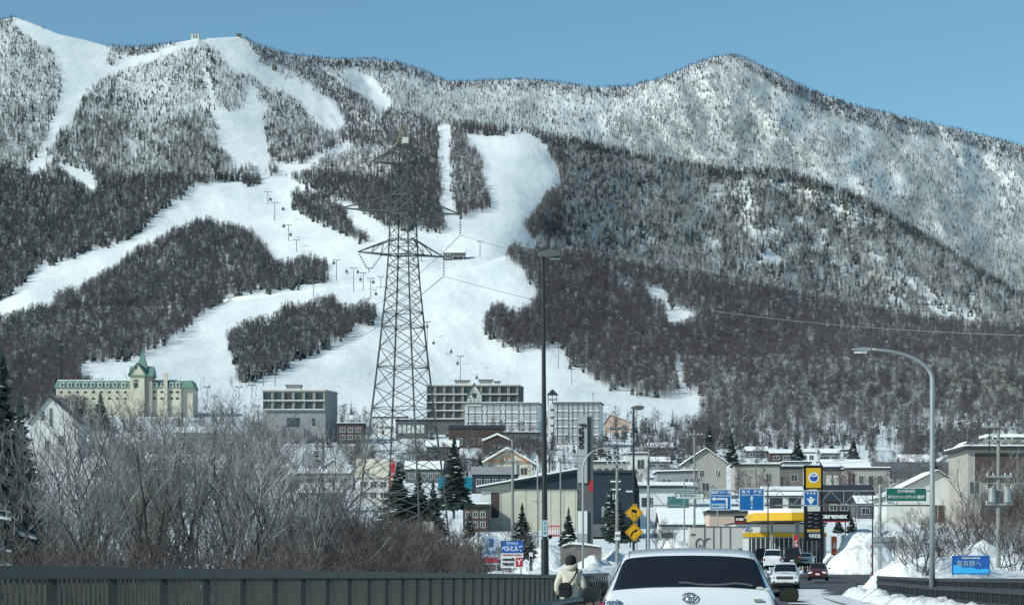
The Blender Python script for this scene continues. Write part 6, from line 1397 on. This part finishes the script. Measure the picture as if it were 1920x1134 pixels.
VAN = [(0.0, .76, .34, .7, .8, .70), (.05, .83, .22, .95, 1.05, .74), (.12, .84, .2, 1.02, 1.16, .74), (.32, .84, .2, 1.03, 1.76, .66), (.5, .84, .2, 1.03, 1.83, .66), (2.4, .84, .2, 1.02, 1.84, .66), (3.0, .84, .2, 1.0, 1.78, .63), (3.75, .83, .2, .98, 1.08, .66), (4.2, .78, .25, .75, .85, .6), (4.3, .7, .3, .6, .66, .5)]
SED = [(0.0, .74, .34, .65, .72, .62), (.06, .82, .22, .8, .92, .66), (.55, .84, .2, .88, 1.0, .66), (1.15, .84, .2, .9, 1.40, .56), (1.5, .84, .2, .9, 1.45, .57), (2.3, .84, .2, .9, 1.45, .57), (2.6, .84, .2, .9, 1.41, .55), (3.35, .83, .2, .88, .98, .64), (4.2, .8, .22, .74, .82, .6), (4.35, .7, .3, .55, .6, .5)]
VG = [('rear_window', 2.15, 2.9, 5.2, 10.8), ('side_window', 3.3, 5.8, 4.2, 4.95), ('side_window', 3.3, 5.8, 11.05, 11.8), ('windscreen', 6.15, 6.88, 5.3, 10.7)]
SG = [('rear_window', 2.15, 2.88, 5.2, 10.8), ('side_window', 3.2, 5.8, 4.2, 4.95), ('side_window', 3.2, 5.8, 11.05, 11.8), ('windscreen', 6.12, 6.88, 5.3, 10.7)]
def small_car(name, label, px, Y, st, gl_, paint, facing, W=.84, pyb=None, sc=1.0):
    z = rz_(Y) if pyb is None else at(px, pyb, Y).z; L_ = st[-1][0]; x = (px - 960) / F * Y
    rz = -math.atan(TH + .09) if not facing else math.pi - math.atan(TH + .07)
    root, A = car(name, label, 'car', (x, Y + (L_ * sc if facing else 0), z), rz, st, paint, gl_, (.8, L_ - .8), .31, W)
    root.scale = (sc, sc, sc)
    for s in (-1, 1):
        if facing: MB().box(s * .56 - .16, s * .56 + .16, L_ - .30, L_ - .02, .58, .74).build('headlight', M['lamp'], root, bevel=.03)
        else: MB().box(s * .72 - .09, s * .72 + .09, .0, .15, .72, .98).build('tail_light', M['taill'], root, bevel=.03)
        MB().box(s * .95 - .09, s * .95 + .09, L_ * .68, L_ * .68 + .12, .95, 1.1).build('side_mirror', M[paint], root, bevel=.03)
    yy = (L_ - .01, L_ + .02) if facing else (-.03, .0)
    MB().box(-.17, .17, yy[0], yy[1], .48, .62).build('number_plate', M['white'], root)
    if facing: MB().box(-.38, .38, L_ - .06, L_ + .005, .60, .70).build('grille', M['rub'], root)
    MB().box(-.74, .74, (L_ - .10) if facing else .02, (L_ + .01) if facing else .12, .26, .40).build('bumper', M['rub'], root)
    return root
small_car('white_minivan', 'white minivan seen from behind, waiting beneath the yellow canopy', 1448, 203, VAN, VG, 'carw', False, pyb=1066)
small_car('dark_minivan', 'dark minivan half hidden behind the white minivan', 1430, 219, VAN, VG, 'carb', False, pyb=1062)
small_car('dark_car', 'dark car seen from behind, right of the white minivan', 1485, 212, VAN, VG, 'carb', False, pyb=1061)
small_car('silver_car', 'silver car coming towards the bridge behind the white pickup', 1522, 215, SED, SG, 'cars', True, pyb=1063)
small_car('red_car', 'dark red car coming towards the bridge, right of the white pickup', 1549, 181, SED, SG, 'carr', True, pyb=1088)
small_car('dark_kei_car', 'small dark car at the pumps under the canopy', 1462, 238, SED, SG, 'carb', True, pyb=1062)
# white pickup truck
PK = [(0.0, .92, .5, 1.0, 1.1, .86), (.05, .97, .45, 1.05, 1.18, .88), (1.7, .98, .45, 1.1, 1.2, .88), (1.75, .98, .45, 1.18, 1.85, .70), (1.95, .98, .45, 1.2, 1.93, .70), (3.1, .98, .45, 1.2, 1.93, .70), (3.35, .98, .45, 1.2, 1.88, .68), (4.05, .98, .45, 1.16, 1.27, .80), (5.3, .97, .45, 1.08, 1.20, .78), (5.6, .93, .5, .95, 1.05, .72)]
PG = [('rear_window', 2.2, 2.85, 5.4, 10.6), ('side_window', 3.3, 5.8, 4.2, 4.95), ('side_window', 3.3, 5.8, 11.05, 11.8), ('windscreen', 6.08, 6.9, 5.2, 10.8)]
def pickup():
    Y = 153.0; px = 1493; x = (px - 960) / F * Y; root, A = car('white_pickup', 'white pickup truck with a black grille coming towards the bridge', 'pickup truck', (x, Y + 5.6, at(px, 1107, Y).z), math.pi - math.atan(TH + .05), PK, 'carw', PG, (1.0, 4.65), .40, .98)
    L_ = 5.6
    MB().box(-.58, .58, L_ - .05, L_ + .03, .80, 1.02).build('grille', M['rub'], root, bevel=.05)
    MB().box(-.50, .50, L_ + .031, L_ + .045, .88, .94).build('grille_bar', M['dgrey'], root)
    MB().box(-.93, .93, L_ - .12, L_ + .08, .56, .74).build('bumper', M['carw'], root, bevel=.05); MB().box(-.6, .6, L_ - .1, L_ + .04, .36, .555).build('air_dam', M['rub'], root)
    MB().box(-.18, .18, L_ + .081, L_ + .1, .60, .72).build('number_plate', M['offw'], root)
    MB().box(-.24, .24, 4.6, 5.1, 1.215, 1.25).build('hood_scoop', M['rub'], root)
    for s in (-1, 1):
        MB().box(s * .76 - .17, s * .76 + .17, L_ - .25, L_ + .0, .84, 1.02).build('headlight', M['lamp'], root, bevel=.04)
        MB().bar((s * .76, L_ + .06, .62), (s * .76, L_ + .10, .62), .14, 12).build('fog_lamp', M['glassd'], root)
        MB().box(s * 1.13 - .12, s * 1.13 + .12, 3.6, 3.75, 1.20, 1.42).build('side_mirror', M['carw'], root, bevel=.04)
    MB().box(-.66, .66, 2.2, 3.0, 1.955, 1.99).build('roof_panel', M['carw'], root)
pickup()
def red_frame():
    c = at(1041, 1010, 300); root = empty('red_trailer', c, 'dark red slatted trailer standing behind the tall black lamp post', 'trailer'); MB().box(-.9, .9, 0, 1.4, .4, .6).build('bed', M['red'], root)
    for i in range(6): MB().box(-.9 + i * .34, -.82 + i * .34, 0, .08, .6, 1.9).build('stake', M['red'], root)
    MB().box(-.95, .95, -.05, .0, 1.7, 1.85).build('top_bar', M['red'], root); MB().bar((-.7, 0, .3), (-.7, .3, .3), .6, 12).build('wheel', M['rub'], root)
red_frame()

# ---------------------------------------------------------------- pedestrian
def skin_mesh(name, nodes, edges, m, parent=None, sub=2):
    ids = list(nodes); me = bpy.data.meshes.new(name); me.from_pydata([nodes[i][0] for i in ids], [(ids.index(a), ids.index(b)) for a, b in edges], [])
    o = bpy.data.objects.new(name, me); COL.objects.link(o); sk = o.modifiers.new('skin', 'SKIN'); sk.use_smooth_shade = True
    for i, k_ in enumerate(ids):
        r = nodes[k_][1]; r = r if isinstance(r, tuple) else (r, r); me.skin_vertices[0].data[i].radius = r; me.skin_vertices[0].data[i].use_root = (i == 0)
    ss = o.modifiers.new('sub', 'SUBSURF'); ss.levels = sub; ss.render_levels = sub
    bpy.context.view_layer.update(); me2 = bpy.data.meshes.new_from_object(o.evaluated_get(bpy.context.evaluated_depsgraph_get()))
    o.modifiers.clear(); o.data = me2; me2.materials.clear(); me2.materials.append(m); bpy.data.meshes.remove(me)
    if parent: o.parent = parent
    return o
def pedestrian():
    Y = 36.0; c = at(1070, HZ, Y); c.z = rz_(Y) + .13
    body = skin_mesh('person', {
        'hip': ((0, 0, .82), (.11, .09)), 'w': ((0, .0, 1.0), (.10, .08)), 'ch': ((0, .02, 1.18), (.13, .09)), 'nk': ((0, .03, 1.33), .05), 'hd': ((0, .05, 1.40), .065), 'hm': ((0, .055, 1.46), (.075, .09)), 'ht': ((0, .05, 1.53), .06),
        'ns': ((0, .155, 1.445), .012), 'sl': ((-.16, .02, 1.27), .045), 'el': ((-.25, -.02, 1.05), .038), 'wl': ((-.26, .03, .86), .026), 'sr': ((.16, .02, 1.27), .045), 'er': ((.24, -.03, 1.04), .038), 'wr': ((.25, .0, .84), .026),
        'tl': ((-.09, .0, .78), .08), 'kl': ((-.10, .12, .45), .055), 'al': ((-.10, .10, .09), .04), 'fl': ((-.11, .24, .04), .035), 'tr': ((.09, .0, .78), .08), 'kr': ((.10, .03, .45), .055), 'ar': ((.10, -.16, .12), .04), 'fr': ((.11, -.06, .04), .035)},
        [('hip', 'w'), ('w', 'ch'), ('ch', 'nk'), ('nk', 'hd'), ('hd', 'hm'), ('hm', 'ht'), ('hm', 'ns'), ('ch', 'sl'), ('sl', 'el'), ('el', 'wl'), ('ch', 'sr'), ('sr', 'er'), ('er', 'wr'), ('hip', 'tl'), ('tl', 'kl'), ('kl', 'al'), ('al', 'fl'), ('hip', 'tr'), ('tr', 'kr'), ('kr', 'ar'), ('ar', 'fr')], M['skin'])
    body.location = c; body.rotation_euler = (0, 0, -.12); body.scale = (.84, .9, .925); tag(body, 'pedestrian in a cream coat and black knit cap walking away along the left railing', 'person')
    skin_mesh('coat', {'a': ((0, 0, .84), (.205, .155)), 'b': ((0, -.01, .98), (.185, .145)), 'c': ((0, .0, 1.14), (.185, .14)), 'd': ((0, .01, 1.25), (.165, .12)), 'e': ((0, .02, 1.335), (.09, .085)), 'sl': ((-.17, .015, 1.25), .085), 'el': ((-.262, -.02, 1.05), .074), 'wl': ((-.272, .03, .90), .056), 'sr': ((.17, .015, 1.25), .085), 'er': ((.252, -.03, 1.04), .074), 'wr': ((.262, .0, .88), .056), 'z': ((0, 0, .80), (.21, .16))},
        [('a', 'b'), ('b', 'c'), ('c', 'd'), ('d', 'e'), ('d', 'sl'), ('sl', 'el'), ('el', 'wl'), ('d', 'sr'), ('sr', 'er'), ('er', 'wr'), ('a', 'z')], M['coat'], body)
    skin_mesh('hood', {'a': ((-.10, .0, 1.345), (.05, .05)), 'b': ((-.04, -.075, 1.335), (.06, .055)), 'c': ((.05, -.075, 1.335), (.06, .055)), 'd': ((.11, .0, 1.36), (.05, .06)), 'e': ((.10, .06, 1.42), (.03, .05))}, [('a', 'b'), ('b', 'c'), ('c', 'd'), ('d', 'e')], M['coat'], body)
    cap = MB(); n = 16
    for j in range(7):
        t = (j - 1) / 5 * math.pi / 2; R = (.100 if j == 0 else .112) * max(.04, math.cos(max(0, t))) ** .6
        cap.v += [Vector((R * math.cos(2 * math.pi * i / n), .05 + R * 1.12 * math.sin(2 * math.pi * i / n), (1.435 + .135 * math.sin(t)) if j else 1.36)) for i in range(n)]
        if j: cap.f += [((j - 1) * n + i, (j - 1) * n + (i + 1) % n, j * n + (i + 1) % n, j * n + i) for i in range(n)]
    cap.m = [0] * len(cap.f); cap.build('knit_cap', M['cloth'], body, smooth=True)
    skin_mesh('trousers', {'hip': ((0, 0, .82), (.13, .105)), 'tl': ((-.09, .02, .74), .095), 'kl': ((-.10, .12, .45), .07), 'al': ((-.10, .11, .12), .058), 'tr': ((.09, .0, .74), .095), 'kr': ((.10, .03, .45), .07), 'ar': ((.10, -.14, .14), .058)}, [('hip', 'tl'), ('tl', 'kl'), ('kl', 'al'), ('hip', 'tr'), ('tr', 'kr'), ('kr', 'ar')], M['cloth'], body)
    for s, wx, wy, wz in ((-1, -.268, .04, .88), (1, .26, .01, .86)):
        nd = {'w': ((wx, wy, wz), .027), 'p': ((wx, wy + .01, wz - .07), (.024, .038))}; ed = [('w', 'p')]
        for q in range(4):
            y = wy - .03 + q * .02; L_ = (.052, .062, .066, .055)[q]; nd['a%d' % q] = ((wx - s * .006, y, wz - .10), .010); nd['b%d' % q] = ((wx - s * .016, y + .004, wz - .10 - L_ * .5), .0095); nd['c%d' % q] = ((wx - s * .034, y + .006, wz - .10 - L_), .008); ed += [('p', 'a%d' % q), ('a%d' % q, 'b%d' % q), ('b%d' % q, 'c%d' % q)]
        nd['t'] = ((wx - s * .02, wy + .045, wz - .07), .011); nd['u'] = ((wx - s * .03, wy + .055, wz - .11), .009); ed += [('p', 't'), ('t', 'u')]
        skin_mesh('glove', nd, ed, M['cloth'], body, 1)
        skin_mesh('boot', {'a': ((s * .10, .11 if s < 0 else -.14, .16), .06), 'b': ((s * .10, .12 if s < 0 else -.12, .07), .058), 'c': ((s * .11, .25 if s < 0 else .0, .05), (.045, .05))}, [('a', 'b'), ('b', 'c')], M['cloth'], body, 1)
    bg_ = empty('shoulder_bag', c, 'black shoulder bag hanging on a diagonal strap at the back of the pedestrian', 'bag', rz=-.12); bg_.scale = (.86, .92, .925)
    MB().prism([(-.20, .84), (-.02, .80), (.05, .86), (.04, 1.04), (-.02, 1.09), (-.15, 1.08), (-.21, 1.0)], -.30, -.17).build('pouch', M['cloth'], bg_, bevel=.035)
    MB().prism([(-.19, .98), (.03, .98), (.03, 1.05), (-.02, 1.085), (-.15, 1.075), (-.20, 1.02)], -.315, -.303).build('flap', M['cloth'], bg_, bevel=.01)
    MB().path([(-.02, -.20, 1.06), (.04, -.175, 1.12), (.10, -.15, 1.21), (.125, -.10, 1.29), (.13, -.03, 1.335), (.11, .05, 1.33)], .03, 6).build('strap', M['cloth'], bg_, smooth=True)
pedestrian()
